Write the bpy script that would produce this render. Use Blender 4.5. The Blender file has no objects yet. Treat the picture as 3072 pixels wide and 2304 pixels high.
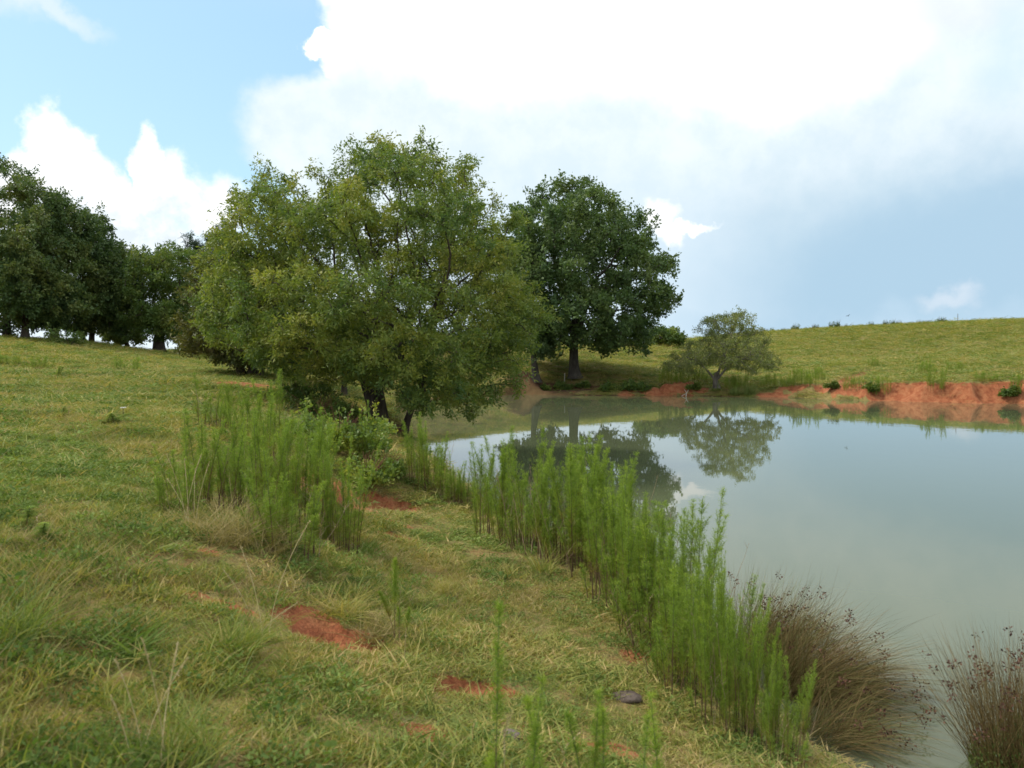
import bpy, math, random
import numpy as np
from mathutils import Vector
R = math.radians
rng = np.random.default_rng(7)
random.seed(7)
S = bpy.context.scene
COL = S.collection

# ------------------------------------------------------------------ camera
F = 800.0                      # focal length in pixels of a 1024 px wide frame
CZ = 2.5                       # eye height over the water
PITCH = math.atan(23 / F)
cd = bpy.data.cameras.new('camera'); cam = bpy.data.objects.new('camera', cd); COL.objects.link(cam)
cd.sensor_width = 36; cd.lens = F / 1024 * 36
cam.location = (0, 0, CZ); cam.rotation_euler = (math.pi / 2 - PITCH, 0, 0)
cd.dof.use_dof = True; cd.dof.focus_distance = 15.0; cd.dof.aperture_fstop = 3.6
cd.clip_start = 0.05; cd.clip_end = 5000
S.camera = cam

# ------------------------------------------------------------------ world: Nishita sky and clouds by direction
SUN_AZ, SUN_EL = R(-84), R(52)          # azimuth from +Y towards +X
w = bpy.data.worlds.new('World'); S.world = w; w.use_nodes = True
nt = w.node_tree; nt.nodes.clear()
def N(tree, t, **k):
    n = tree.nodes.new(t)
    for a, b in k.items(): setattr(n, a, b)
    return n
def put(tree, sock, v):
    if hasattr(v, 'is_linked') or isinstance(v, bpy.types.NodeSocket): tree.links.new(v, sock)
    elif isinstance(v, (tuple, list)) and sock.type == 'RGBA' and len(v) == 3: sock.default_value = (*v, 1)
    else: sock.default_value = v
def M(op, a, b=None, c=None, tree=None, clamp=False):
    tree = tree or nt
    n = N(tree, 'ShaderNodeMath', operation=op, use_clamp=clamp)
    put(tree, n.inputs[0], a)
    if b is not None: put(tree, n.inputs[1], b)
    if c is not None: put(tree, n.inputs[2], c)
    return n.outputs[0]
def SS(v, lo, hi, tree=None, a=0.0, b=1.0):
    tree = tree or nt
    n = N(tree, 'ShaderNodeMapRange', interpolation_type='SMOOTHSTEP')
    put(tree, n.inputs['Value'], v); n.inputs['From Min'].default_value = lo; n.inputs['From Max'].default_value = hi
    n.inputs['To Min'].default_value = a; n.inputs['To Max'].default_value = b
    return n.outputs['Result']
def MIX(f, a, b, tree=None, blend='MIX'):
    tree = tree or nt
    n = N(tree, 'ShaderNodeMix', data_type='RGBA', blend_type=blend)
    put(tree, n.inputs['Factor'], f); put(tree, n.inputs['A'], a) if False else None
    put(tree, n.inputs[6], a); put(tree, n.inputs[7], b)
    return n.outputs[2]
def NOISE(vec, scale, detail=4, rough=.5, tree=None, dist=0.0):
    tree = tree or nt
    n = N(tree, 'ShaderNodeTexNoise'); put(tree, n.inputs['Vector'], vec)
    n.inputs['Scale'].default_value = scale; n.inputs['Detail'].default_value = detail
    n.inputs['Roughness'].default_value = rough; n.inputs['Distortion'].default_value = dist
    return n
def build_world():
    tc = N(nt, 'ShaderNodeTexCoord'); d = tc.outputs['Generated']
    sx = N(nt, 'ShaderNodeSeparateXYZ'); nt.links.new(d, sx.inputs[0])
    az = M('MULTIPLY', M('ARCTAN2', sx.outputs[0], sx.outputs[1]), F)
    el = M('MULTIPLY', M('ARCSINE', sx.outputs[2]), F)
    na = NOISE(d, 7, 8, .55); nb = NOISE(d, 22, 6, .6)
    sa = N(nt, 'ShaderNodeSeparateColor'); nt.links.new(na.outputs['Color'], sa.inputs[0])
    sb = N(nt, 'ShaderNodeSeparateColor'); nt.links.new(nb.outputs['Color'], sb.inputs[0])
    def warp(base, ca, cb, ka, kb):
        t = M('MULTIPLY_ADD', M('SUBTRACT', ca, .5), ka, base)
        return M('MULTIPLY_ADD', M('SUBTRACT', cb, .5), kb, t)
    crisp = (warp(az, sa.outputs[0], sb.outputs[0], 70, 46), warp(el, sa.outputs[1], sb.outputs[1], 70, 46))
    soft = (warp(az, sa.outputs[0], sb.outputs[0], 110, 30), warp(el, sa.outputs[1], sb.outputs[1], 110, 30))
    def ang(px, py):
        x, y = px - 512, 361 - py
        return math.atan2(x, F) * F, math.atan2(y, math.hypot(F, x)) * F
    def blob(uv, px, py, rx, ry, s):
        u0, v0 = ang(px, py); u1, _ = ang(px + rx, py); um, _ = ang(px - rx, py)
        _, v1 = ang(px, py - ry); _, vm = ang(px, py + ry)
        ru, rv = abs(u1 - um) / 2, abs(v1 - vm) / 2
        a = M('MULTIPLY', M('SUBTRACT', uv[0], u0), 1 / ru); b = M('MULTIPLY', M('SUBTRACT', uv[1], v0), 1 / rv)
        dd = M('SQRT', M('ADD', M('MULTIPLY', a, a), M('MULTIPLY', b, b)))
        return SS(dd, 1 + s, 1 - s, a=0, b=1)
    def union(L):
        o = L[0]
        for x in L[1:]: o = M('MAXIMUM', o, x)
        return o
    sky = N(nt, 'ShaderNodeTexSky', sky_type='NISHITA', sun_disc=False)
    sky.sun_elevation = SUN_EL; sky.sun_rotation = SUN_AZ; sky.dust_density = 1.5; sky.altitude = 200
    clear = MIX(1.0, MIX(1.0, sky.outputs[0], (0.085, 0.085, 0.085), blend='MULTIPLY'), (.245, .41, .50), blend='ADD')
    col = clear
    # pale low veil and far cumulus at left
    col = MIX(M('MULTIPLY', blob(soft, 110, 320, 330, 110, .45), .9), col, (.80, .91, .98))
    # wisps high at left
    col = MIX(M('MULTIPLY', union([blob(soft, 60, 26, 46, 10, .8), blob(soft, 25, 20, 26, 20, .8)]), .55), col, (.86, .90, .96))
    # main cloud
    body = union([blob(soft, 480, 150, 232, 100, .10), blob(soft, 560, 330, 322, 150, .14), blob(crisp, 640, -70, 322, 140, .05), blob(soft, 420, 20, 100, 60, .1),
                  blob(crisp, 318, 44, 20, 18, .15), blob(crisp, 350, 60, 34, 26, .15), blob(soft, 900, 150, 520, 420, .1)])
    over = SS(el, 300, 520)
    gaps = SS(na.outputs['Fac'], .36, .52)
    body = M('MAXIMUM', body, M('MULTIPLY', over, gaps))
    back = SS(M('ABSOLUTE', az), 620, 900)
    body = M('MAXIMUM', body, M('MULTIPLY', back, gaps))
    tone = MIX(SS(nb.outputs['Fac'], .3, .7), (.72, .83, .89), (.82, .90, .94))
    rain = union([blob(soft, 980, 290, 330, 135, .55), blob(soft, 780, 345, 130, 62, .7)])
    tone = MIX(rain, tone, (.405, .58, .725))
    tone = MIX(M('MULTIPLY', blob(soft, 560, 290, 170, 120, .5), .5), tone, (.60, .75, .88))
    tone = MIX(M('MULTIPLY', blob(soft, 900, 352, 400, 26, .9), .5), tone, (.60, .74, .86))
    tone = MIX(M('MULTIPLY', blob(soft, 950, 308, 30, 7, .9), .5), tone, (.75, .80, .87))
    white = union([blob(soft, 590, 20, 300, 78, .45), blob(soft, 790, 52, 110, 70, .5), blob(crisp, 640, -70, 322, 140, .2), blob(soft, 420, 15, 100, 50, .2),
                   blob(crisp, 318, 44, 20, 18, .15)])
    tone = MIX(white, tone, (1.22, 1.22, 1.22))
    tone = MIX(M('MULTIPLY', blob(soft, 930, 20, 60, 24, .7), .5), tone, (.74, .78, .84))
    tone = MIX(M('MULTIPLY', blob(soft, 1010, 70, 30, 40, .8), .4), tone, (.55, .75, .9))
    patch = union([blob(crisp, 664, 222, 18, 14, .5), blob(crisp, 670, 240, 12, 12, .5), blob(crisp, 690, 233, 20, 3.5, .7)])
    tone = MIX(M('MULTIPLY', patch, .85), tone, (1.1, 1.1, 1.1))
    tone = MIX(M('MULTIPLY', M('MAXIMUM', over, back), .7), tone, MIX(SS(na.outputs['Fac'], .35, .65), (.85, .89, .93), (1.25, 1.25, 1.25)))
    col = MIX(body, col, tone)
    cum = union([blob(crisp, 66, 160, 36, 44, .2), blob(crisp, 28, 188, 30, 38, .22), blob(crisp, 102, 188, 30, 38, .22), blob(crisp, 2, 202, 26, 30, .22),
                 blob(crisp, 147, 162, 17, 34, .25), blob(crisp, 162, 188, 36, 34, .35), blob(crisp, 70, 222, 100, 46, .4), blob(soft, 205, 206, 34, 24, .5),
                 blob(crisp, 165, 238, 22, 18, .5)])
    nc = NOISE(d, 13, 7, .6)
    shade = M('MULTIPLY', SS(nc.outputs['Fac'], .42, .62), SS(el, 235, 130))
    col = MIX(M('MULTIPLY', cum, .94), col, MIX(shade, (1.12, 1.13, 1.14), (.74, .82, .89)))
    # below the horizon: plain earth tone
    col = MIX(SS(el, -20, -60), col, (.12, .14, .08))
    bg = N(nt, 'ShaderNodeBackground'); nt.links.new(col, bg.inputs[0]); bg.inputs[1].default_value = 1.0
    out = N(nt, 'ShaderNodeOutputWorld'); nt.links.new(bg.outputs[0], out.inputs[0])
    w.cycles.sampling_method = 'MANUAL'; w.cycles.sample_map_resolution = 512
build_world()
sd = bpy.data.lights.new('sun', 'SUN'); sun = bpy.data.objects.new('sun', sd); COL.objects.link(sun)
sd.energy = 3.0; sd.angle = R(9); sd.color = (1, .95, .86)
sdir = Vector((math.sin(SUN_AZ) * math.cos(SUN_EL), math.cos(SUN_AZ) * math.cos(SUN_EL), math.sin(SUN_EL)))
sun.rotation_euler = sdir.to_track_quat('Z', 'Y').to_euler(); sun.location = (-20, -10, 40)
S.view_settings.view_transform = 'Standard'; S.view_settings.look = 'None'
S.view_settings.exposure = 0.2; S.view_settings.gamma = 1; S.view_settings.use_curve_mapping = False
S.render.engine = 'CYCLES'; S.render.resolution_x = 1024; S.render.resolution_y = 768
S.cycles.max_bounces = 6; S.cycles.transparent_max_bounces = 8; S.cycles.caustics_reflective = False
S.cycles.filter_width = 1.6

# ------------------------------------------------------------------ pixel helpers
ct, st = math.cos(PITCH), math.sin(PITCH)
def ray(px, py):
    x, v = px - 512, 384 - py
    return np.array([x, F * ct + v * st, -F * st + v * ct]) / F
def P(px, py, Y):
    d = ray(px, py); d = d / d[1]
    return np.array([d[0] * Y, Y, CZ + d[2] * Y])

# ------------------------------------------------------------------ numpy noise
def _h(ix, iy, iz, seed):
    h = (ix.astype(np.int64) * 374761393 + iy.astype(np.int64) * 668265263 + iz.astype(np.int64) * 2147483647 + seed * 974711) & 0xffffffff
    h = ((h ^ (h >> 13)) * 1274126177) & 0xffffffff
    h = (h ^ (h >> 16)) & 0xffffffff
    return h / 4294967295.0
def vnoise(x, y, z=None, seed=0):
    x = np.asarray(x, float); y = np.asarray(y, float); z = np.zeros_like(x) if z is None else np.asarray(z, float)
    ix, iy, iz = np.floor(x), np.floor(y), np.floor(z)
    fx, fy, fz = x - ix, y - iy, z - iz
    fx, fy, fz = [f * f * (3 - 2 * f) for f in (fx, fy, fz)]
    r = 0
    for a in (0, 1):
        for b in (0, 1):
            for c in (0, 1):
                wgt = (fx if a else 1 - fx) * (fy if b else 1 - fy) * (fz if c else 1 - fz)
                r = r + wgt * _h(ix + a, iy + b, iz + c, seed)
    return r * 2 - 1
def fbm(x, y, z=None, o=4, seed=0):
    r, a, s = 0, 1, 0
    for i in range(o):
        k = 2 ** i
        r = r + a * vnoise(np.asarray(x) * k, np.asarray(y) * k, None if z is None else np.asarray(z) * k, seed + i); s += a; a *= .5
    return r / s
def sstep(a, b, x):
    t = np.clip((x - a) / (b - a), 0, 1); return t * t * (3 - 2 * t)

# ------------------------------------------------------------------ pond outline and land height
def G(px, py):  # point on the water plane
    d = ray(px, py); t = -CZ / d[2]; return (d[0] * t, d[1] * t)
shore = [(9, -8), (5, -2.5), (3.4, .6), (2.6, 3.0), G(862, 790), G(812, 740), G(765, 700), G(708, 643), G(640, 592), G(565, 548), G(505, 521), G(468, 502),
         G(436, 484), G(424, 462), G(408, 437), (-5.3, 35), (-5.6, 43), (-4.6, 52), G(480, 396), G(520, 394.5), G(560, 395), G(600, 395.5), G(650, 395.5),
         G(700, 396), G(760, 397), G(805, 398.5), G(850, 400), G(900, 401.5), G(960, 403), G(1024, 404), (34, 43), (38, 34), (39, 20), (34, 6), (24, -6)]
shore = np.array(shore)
def poly_sd(X, Y):
    d2 = np.full(X.shape, 1e18); inside = np.zeros(X.shape, bool); n = len(shore)
    for i in range(n):
        a, b = shore[i], shore[(i + 1) % n]
        e = b - a; wx, wy = X - a[0], Y - a[1]
        t = np.clip((wx * e[0] + wy * e[1]) / (e @ e), 0, 1)
        d2 = np.minimum(d2, (wx - t * e[0]) ** 2 + (wy - t * e[1]) ** 2)
        c = (a[1] > Y) != (b[1] > Y)
        with np.errstate(divide='ignore', invalid='ignore'):
            xi = (b[0] - a[0]) * (Y - a[1]) / (b[1] - a[1]) + a[0]
        inside ^= c & (X < xi)
    s = np.sqrt(d2); return np.where(inside, -s, s)
ctl = [P(590, 670, 5.2), P(700, 768, 4.05), P(512, 768, 3.55), P(300, 768, 2.95), P(0, 768, 2.55), np.array([0, 0, .95]), P(560, 560, 8.2), P(450, 515, 10.8),
       P(470, 600, 6.4), P(400, 560, 7.5), P(350, 600, 5.6), P(300, 560, 5.9), P(200, 560, 5.25), P(0, 560, 4.5), P(335, 505, 8.9), P(385, 505, 10.7), P(190, 440, 10.6),
       P(300, 445, 11.2), P(0, 440, 9.5), P(100, 400, 16), P(100, 375, 30), P(100, 361, 42), P(0, 400, 17), P(0, 370, 32), P(200, 382, 23), P(240, 374, 30), P(245, 384, 22.5),
       P(160, 356, 62), P(200, 351, 70), P(378, 430, 19.5), P(330, 420, 18), P(300, 402, 20), P(340, 396, 27), P(380, 385, 36), P(450, 373, 65),
       P(574, 378, 63), P(538, 379, 61), P(620, 361, 76), P(561, 347, 81), P(490, 347.5, 72), P(430, 348, 67), P(650, 344, 100), P(760, 333, 190), P(1024, 320, 142), P(900, 325, 165),
       P(760, 360, 98), P(900, 360, 84), P(1024, 354, 76), P(1024, 378, 49.5), P(900, 380.5, 52), P(850, 382.5, 53.5), P(800, 385, 55.5), P(760, 388, 58.5), P(700, 388, 59.5), P(620, 388, 61),
       P(540, 388, 61), P(470, 388, 62),
       P(0, 341, 58), P(100, 345, 58), np.array([-50, 85, 2.5]), np.array([-22, 95, 2.2]), np.array([6, 125, 3.0]), np.array([30, 150, 4.5]),
       np.array([75, 250, 6.0]), np.array([140, 210, 8.0]), np.array([150, 120, 11.0]), np.array([60, 60, 4.2]), np.array([48, 30, 2.5]), np.array([45, 5, 2.2]),
       np.array([20, -15, 1.6]), np.array([0, -20, 1.6]), np.array([-20, -10, 2.6]), np.array([-22, 18, 2.9]), np.array([-45, 40, 4.2]), np.array([-60, 0, 4.6]),
       np.array([9, -8, .6]), np.array([3.2, 1.5, .45])]
ctl = np.array(ctl)
def tpsk(r2): return np.where(r2 > 1e-12, r2 * np.log(np.maximum(r2, 1e-12)) * .5, 0)
_n = len(ctl); _sc = 20.0
A = np.zeros((_n + 3, _n + 3)); C2 = ctl[:, :2] / _sc
A[:_n, :_n] = tpsk(((C2[:, None] - C2[None]) ** 2).sum(-1)) + np.eye(_n) * 2e-4
A[:_n, _n] = 1; A[:_n, _n + 1:] = C2; A[_n, :_n] = 1; A[_n + 1:, :_n] = C2.T
_w = np.linalg.solve(A, np.concatenate([ctl[:, 2], [0, 0, 0]]))
def land(X, Y):
    x, y = X / _sc, Y / _sc
    r = np.full(X.shape, _w[_n]) + _w[_n + 1] * x + _w[_n + 2] * y
    for i in range(_n): r += _w[i] * tpsk((x - C2[i, 0]) ** 2 + (y - C2[i, 1]) ** 2)
    rr = np.hypot(X, Y - 40); k = sstep(190, 320, rr)
    return np.clip(r, .25, 14) * (1 - k) + k * 3.0
def patch_list():
    L = []
    # bare red clay patches: image position of each, size in metres (x, y), guessed depth
    for px, py, Y, rx, ry, dip in [(336, 660, 4.7, .24, .26, .12), (312, 640, 4.9, .18, .26, .05), (460, 688, 4.4, .22, .16, .07), (635, 655, 5.6, .13, .10, .04), (548, 727, 4.0, .12, .09, .05),
                              (428, 745, 3.6, .10, .1, .03), (590, 735, 3.95, .10, .10, .0), (475, 682, 4.5, .22, .10, .04), (620, 725, 4.0, .08, .06, .0), (195, 620, 4.6, .12, .05, .0), (405, 540, 8.3, .22, .12, .02), (100, 700, 3.6, .10, .04, .0), (340, 494, 9.4, .42, .55, .14), (325, 474, 10.2, .35, .5, .0), (384, 503, 10.5, .34, .48, .16), (392, 528, 9.0, .26, .12, .03),
                              (205, 545, 5.4, .10, .05, .0), (232, 610, 4.6, .14, .05, .02),
                              (250, 384, 22.5, .9, 1.4, .0), (345, 455, 13.5, .5, .6, .1), (356, 520, 9.1, .2, .25, .03)]:
        p = P(px, py, Y); L.append((p[0], p[1], rx * 1.25, ry * 1.35, dip))
    return L
PATCH = patch_list()
HUMP = [(*P(px, 393, Y)[:2], rx, 1.0, hh) for px, Y, rx, hh in ((652, 59.2, 1.1, .5), (668, 59.0, .9, .75), (684, 58.8, 1.7, .95), (700, 58.6, .7, .5), (627, 59.6, .8, .35))]
def fields(X, Y):
    """height and clay amount of the ground"""
    sd0 = poly_sd(X, Y)
    far = sstep(14, 18, X) * sstep(28, 40, Y)                      # eroded clay bank on the right
    mid = sstep(2, 8, X) * sstep(50, 56, Y)
    lob = np.abs(vnoise(X * .42 + 3, Y * .42, seed=5)) * 1.3 + fbm(X * 1.6, Y * 1.6, o=3, seed=9) * .35
    s = sd0 - far * (lob - .45) - (1 - far) * fbm(X * 1.3, Y * 1.3, o=3, seed=3) * .18 * sstep(0, 30, Y + 12)
    Ld = land(X, Y)
    rough = fbm(X * .9, Y * .9, o=4, seed=11) * .05 + fbm(X * 4.5, Y * 4.5, o=3, seed=17) * .018
    rough = rough * np.where(Y > 30, 2.0, 1.0)
    wid = .55 + .9 * far + .7 * mid
    up = sstep(0, 1, s / wid)
    h = (Ld + rough) * (up * .97 + .03 * sstep(-.05, .05, s)) + .02
    h = np.where(s < 0, -.02 + np.maximum(s * .5, -1.2), h)
    # clay
    n = fbm(X * 1.1, Y * 1.1, o=4, seed=21); n2 = fbm(X * 3.3, Y * 3.3, o=3, seed=25)
    face = (1 - sstep(.75, 1.15, s / (wid * 1.05)))
    gate = sstep(-.30, .05, vnoise(X * .5, Y * .35, seed=33) + .55 * sstep(20, 25, X) + n * .5)
    midg = sstep(.05, .25, n + .45 * np.exp(-((X - 10.5) / 2.2) ** 2) - .12)
    clay = face * (far * gate + (1 - far) * mid * midg + (1 - far) * (1 - mid) * .25)
    # gully running up the far slope
    ga, gb = P(835, 386, 54.5)[:2], P(877, 367, 72)[:2]
    e = gb - ga; t = np.clip(((X - ga[0]) * e[0] + (Y - ga[1]) * e[1]) / (e @ e), 0, 1)
    gd = np.hypot(X - ga[0] - t * e[0], Y - ga[1] - t * e[1]) + n2 * .3
    gl = 1 - sstep(.5 * (1.3 - t), 1.3 * (1.3 - t), gd)
    clay = np.maximum(clay, gl); h = h - gl * .30 * (s > .5)
    for x0, y0, rx, ry, hh in HUMP:                                # red clay humps at the waterline
        q = np.hypot((X - x0) / rx, (Y - y0) / ry) + n2 * .18
        k = (1 - sstep(.35, 1.1, q)); h = np.where(k > .03, np.maximum(h, k * hh * (1 + .2 * n2)), h); clay = np.maximum(clay, 1 - sstep(.8, 1.05, q)); s = np.maximum(s, np.where(k > .1, .2, s))
    for x0, y0, rx, ry, dip in PATCH:
        q = np.hypot((X - x0) / rx, (Y - y0) / ry) + n2 * .45 + n * .25
        k = 1 - sstep(.7, 1.15, q)
        clay = np.maximum(clay, k); h = h - dip * (1 - sstep(.35, 1.2, q)) * (s > .1)
    # little overhanging scarp between meadow and lower bench
    clay = np.maximum(clay, .34 * sstep(.36, .5, n) * (Y < 14))
    # trodden dark soil below the big oak
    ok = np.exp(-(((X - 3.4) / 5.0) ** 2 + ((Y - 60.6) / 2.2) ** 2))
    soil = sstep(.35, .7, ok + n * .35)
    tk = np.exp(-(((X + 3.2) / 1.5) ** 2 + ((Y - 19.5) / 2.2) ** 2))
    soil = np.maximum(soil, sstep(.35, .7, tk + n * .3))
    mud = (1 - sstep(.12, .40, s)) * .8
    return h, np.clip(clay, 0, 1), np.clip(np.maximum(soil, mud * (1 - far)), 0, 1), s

# ------------------------------------------------------------------ mesh helpers
def mesh_np(name, V, faces, attrs=None, uvattrs=None, smooth=False):
    """faces: list of arrays, each (n,k)"""
    me = bpy.data.meshes.new(name)
    V = np.asarray(V, np.float32)
    me.vertices.add(len(V)); me.vertices.foreach_set('co', V.ravel())
    if sum(len(f) for f in faces) == 0:
        me.update(); return me
    loops = np.concatenate([f.ravel() for f in faces]).astype(np.int32)
    sizes = np.concatenate([np.full(len(f), f.shape[1]) for f in faces]).astype(np.int32)
    starts = np.concatenate([[0], np.cumsum(sizes)[:-1]]).astype(np.int32)
    me.loops.add(len(loops)); me.loops.foreach_set('vertex_index', loops)
    me.polygons.add(len(sizes)); me.polygons.foreach_set('loop_start', starts)
    try: me.polygons.foreach_set('loop_total', sizes)
    except Exception: pass
    me.polygons.foreach_set('use_smooth', np.full(len(sizes), smooth))
    me.update(calc_edges=True)
    for k, (dom, v) in (attrs or {}).items():
        a = me.attributes.new(k, 'FLOAT', dom); a.data.foreach_set('value', np.asarray(v, np.float32))
    me.validate()
    return me
def link(name, me, mat=None, parent=None, loc=None):
    o = bpy.data.objects.new(name, me); COL.objects.link(o)
    if me is not None and mat is not None and not me.materials: me.materials.append(mat)
    if parent is not None: o.parent = parent
    if loc is not None: o.location = loc
    return o
def tag(o, label=None, cat=None, group=None, kind=None):
    if label: o['label'] = label
    if cat: o['category'] = cat
    if group: o['group'] = group
    if kind: o['kind'] = kind
    return o
def thing(name, loc, label, cat, group=None, rz=0):
    o = bpy.data.objects.new(name, None); COL.objects.link(o); o.location = loc; o.rotation_euler = (0, 0, rz)
    o.empty_display_size = .2
    return tag(o, label, cat, group)

# ------------------------------------------------------------------ materials
def newmat(name):
    m = bpy.data.materials.new(name); m.use_nodes = True; t = m.node_tree
    for n in list(t.nodes): t.nodes.remove(n)
    o = N(t, 'ShaderNodeOutputMaterial'); return m, t, o
def ATT(t, name): return N(t, 'ShaderNodeAttribute', attribute_name=name).outputs['Fac']
def RAMP(t, f, stops):
    n = N(t, 'ShaderNodeValToRGB'); put(t, n.inputs[0], f); e = n.color_ramp.elements
    while len(e) < len(stops): e.new(.5)
    for i, (p, c) in enumerate(stops): e[i].position = p; e[i].color = (*c, 1)
    return n.outputs[0]
def grass_tint(t):
    """patchy meadow colour shared by turf and blades (world position)"""
    g = N(t, 'ShaderNodeNewGeometry'); p = g.outputs['Position']
    a = NOISE(p, .35, 5, .6, tree=t).outputs['Fac']; b = NOISE(p, 1.9, 5, .6, tree=t).outputs['Fac']; c = NOISE(p, 9, 3, .6, tree=t).outputs['Fac']
    mix = M('ADD', M('MULTIPLY', a, .45), M('ADD', M('MULTIPLY', b, .38), M('MULTIPLY', c, .17, tree=t), tree=t), tree=t)
    return p, mix
def mat_ground():
    m, t, o = newmat('ground_turf')
    p, mix = grass_tint(t)
    g = RAMP(t, mix, [(.36, (.085, .135, .025)), (.47, (.140, .185, .034)), (.56, (.210, .225, .052)), (.68, (.30, .25, .09))])
    fine = NOISE(p, 45, 4, .7, tree=t).outputs['Fac']; fine2 = NOISE(p, 6.5, 5, .7, tree=t).outputs['Fac']
    g = MIX(SS(fine, .35, .7, tree=t), MIX(.5, g, (.085, .05, .022), tree=t), g, tree=t)
    g = MIX(M('MULTIPLY', SS(fine2, .46, .66, tree=t), .6, tree=t), g, (.24, .115, .05), tree=t)
    n3 = NOISE(p, 3.1, 6, .65, tree=t).outputs['Fac']; n4 = NOISE(p, 18, 4, .6, tree=t).outputs['Fac']
    cl = RAMP(t, n3, [(.30, (.20, .062, .030)), (.44, (.34, .112, .050)), (.58, (.44, .180, .082)), (.74, (.30, .13, .066))])
    cl = MIX(M('MULTIPLY', SS(NOISE(p, 30, 5, .75, tree=t).outputs['Fac'], .42, .62, tree=t), .55, tree=t), cl, (.17, .055, .028), tree=t)
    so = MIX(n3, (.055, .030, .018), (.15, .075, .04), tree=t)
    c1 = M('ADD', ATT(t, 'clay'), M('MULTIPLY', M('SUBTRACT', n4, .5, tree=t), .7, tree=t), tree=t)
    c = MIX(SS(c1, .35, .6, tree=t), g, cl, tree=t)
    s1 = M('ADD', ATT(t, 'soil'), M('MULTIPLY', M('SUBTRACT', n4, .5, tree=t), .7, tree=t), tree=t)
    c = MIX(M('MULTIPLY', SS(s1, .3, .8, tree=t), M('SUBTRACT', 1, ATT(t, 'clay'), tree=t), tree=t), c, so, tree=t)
    b = N(t, 'ShaderNodeBsdfPrincipled'); t.links.new(c, b.inputs['Base Color']); b.inputs['Roughness'].default_value = .95
    b.inputs['Specular IOR Level'].default_value = .15
    bp = N(t, 'ShaderNodeBump'); bp.inputs['Strength'].default_value = .9; bp.inputs['Distance'].default_value = .12
    hh = M('ADD', M('MULTIPLY', n3, .7, tree=t), M('ADD', M('MULTIPLY', fine, .18, tree=t), M('MULTIPLY', n4, .35, tree=t), tree=t), tree=t)
    t.links.new(hh, bp.inputs['Height']); t.links.new(bp.outputs[0], b.inputs['Normal'])
    t.links.new(b.outputs[0], o.inputs[0]); return m
def leafy(name, stops, transl=.35, rough=.55, spec=.3, world=True, nscale=.9, attr='rnd', objrand=.0, namt=.5):
    m, t, o = newmat(name)
    f = ATT(t, attr)
    if world:
        g = N(t, 'ShaderNodeNewGeometry'); n = NOISE(g.outputs['Position'], nscale, 4, .6, tree=t).outputs['Fac']
        n = SS(n, .3, .7, tree=t)
        f = M('ADD', M('MULTIPLY', f, 1 - namt, tree=t), M('MULTIPLY', n, namt, tree=t), tree=t)
    if objrand:
        oi = N(t, 'ShaderNodeObjectInfo')
        f = M('ADD', f, M('MULTIPLY', M('SUBTRACT', oi.outputs['Random'], .5, tree=t), objrand, tree=t), tree=t)
    c = RAMP(t, f, stops)
    b = N(t, 'ShaderNodeBsdfPrincipled'); t.links.new(c, b.inputs['Base Color']); b.inputs['Roughness'].default_value = rough
    b.inputs['Specular IOR Level'].default_value = spec
    tr = N(t, 'ShaderNodeBsdfTranslucent')
    c2 = MIX(1.0, c, (1.25, 1.35, .6), tree=t, blend='MULTIPLY'); t.links.new(c2, tr.inputs[0])
    mx = N(t, 'ShaderNodeMixShader'); mx.inputs[0].default_value = transl
    t.links.new(b.outputs[0], mx.inputs[1]); t.links.new(tr.outputs[0], mx.inputs[2]); t.links.new(mx.outputs[0], o.inputs[0])
    return m
def bark(name, c1, c2, scale=6):
    m, t, o = newmat(name)
    tc = N(t, 'ShaderNodeTexCoord'); mp = N(t, 'ShaderNodeMapping'); mp.inputs['Scale'].default_value = (1, 1, .22)
    t.links.new(tc.outputs['Object'], mp.inputs[0])
    n = NOISE(mp.outputs[0], scale, 6, .7, tree=t).outputs['Fac']; n2 = NOISE(tc.outputs['Object'], 1.3, 3, .5, tree=t).outputs['Fac']
    c = MIX(SS(M('ADD', M('MULTIPLY', n, .7, tree=t), M('MULTIPLY', n2, .3, tree=t), tree=t), .35, .65, tree=t), c1, c2, tree=t)
    b = N(t, 'ShaderNodeBsdfPrincipled'); t.links.new(c, b.inputs['Base Color']); b.inputs['Roughness'].default_value = .9
    b.inputs['Specular IOR Level'].default_value = .2
    bp = N(t, 'ShaderNodeBump'); bp.inputs['Strength'].default_value = .8; bp.inputs['Distance'].default_value = .04
    t.links.new(n, bp.inputs['Height']); t.links.new(bp.outputs[0], b.inputs['Normal']); t.links.new(b.outputs[0], o.inputs[0]); return m
def mat_water():
    m, t, o = newmat('pond_water')
    g = N(t, 'ShaderNodeNewGeometry')
    n = NOISE(g.outputs['Position'], .12, 3, .5, tree=t).outputs['Fac']
    c = MIX(n, (.088, .104, .055), (.108, .124, .067), tree=t)
    b = N(t, 'ShaderNodeBsdfPrincipled'); t.links.new(c, b.inputs['Base Color'])
    b.inputs['Roughness'].default_value = .02; b.inputs['IOR'].default_value = 1.333
    mp = N(t, 'ShaderNodeMapping'); mp.inputs['Scale'].default_value = (1, .6, 1); t.links.new(g.outputs['Position'], mp.inputs[0])
    w1 = NOISE(mp.outputs[0], 1.6, 3, .5, tree=t).outputs['Fac']; w2 = NOISE(mp.outputs[0], .25, 3, .5, tree=t).outputs['Fac']
    bp = N(t, 'ShaderNodeBump'); bp.inputs['Strength'].default_value = .12; bp.inputs['Distance'].default_value = .01
    t.links.new(M('ADD', w1, M('MULTIPLY', w2, 2.0, tree=t), tree=t), bp.inputs['Height']); t.links.new(bp.outputs[0], b.inputs['Normal'])
    t.links.new(b.outputs[0], o.inputs[0]); return m

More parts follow.
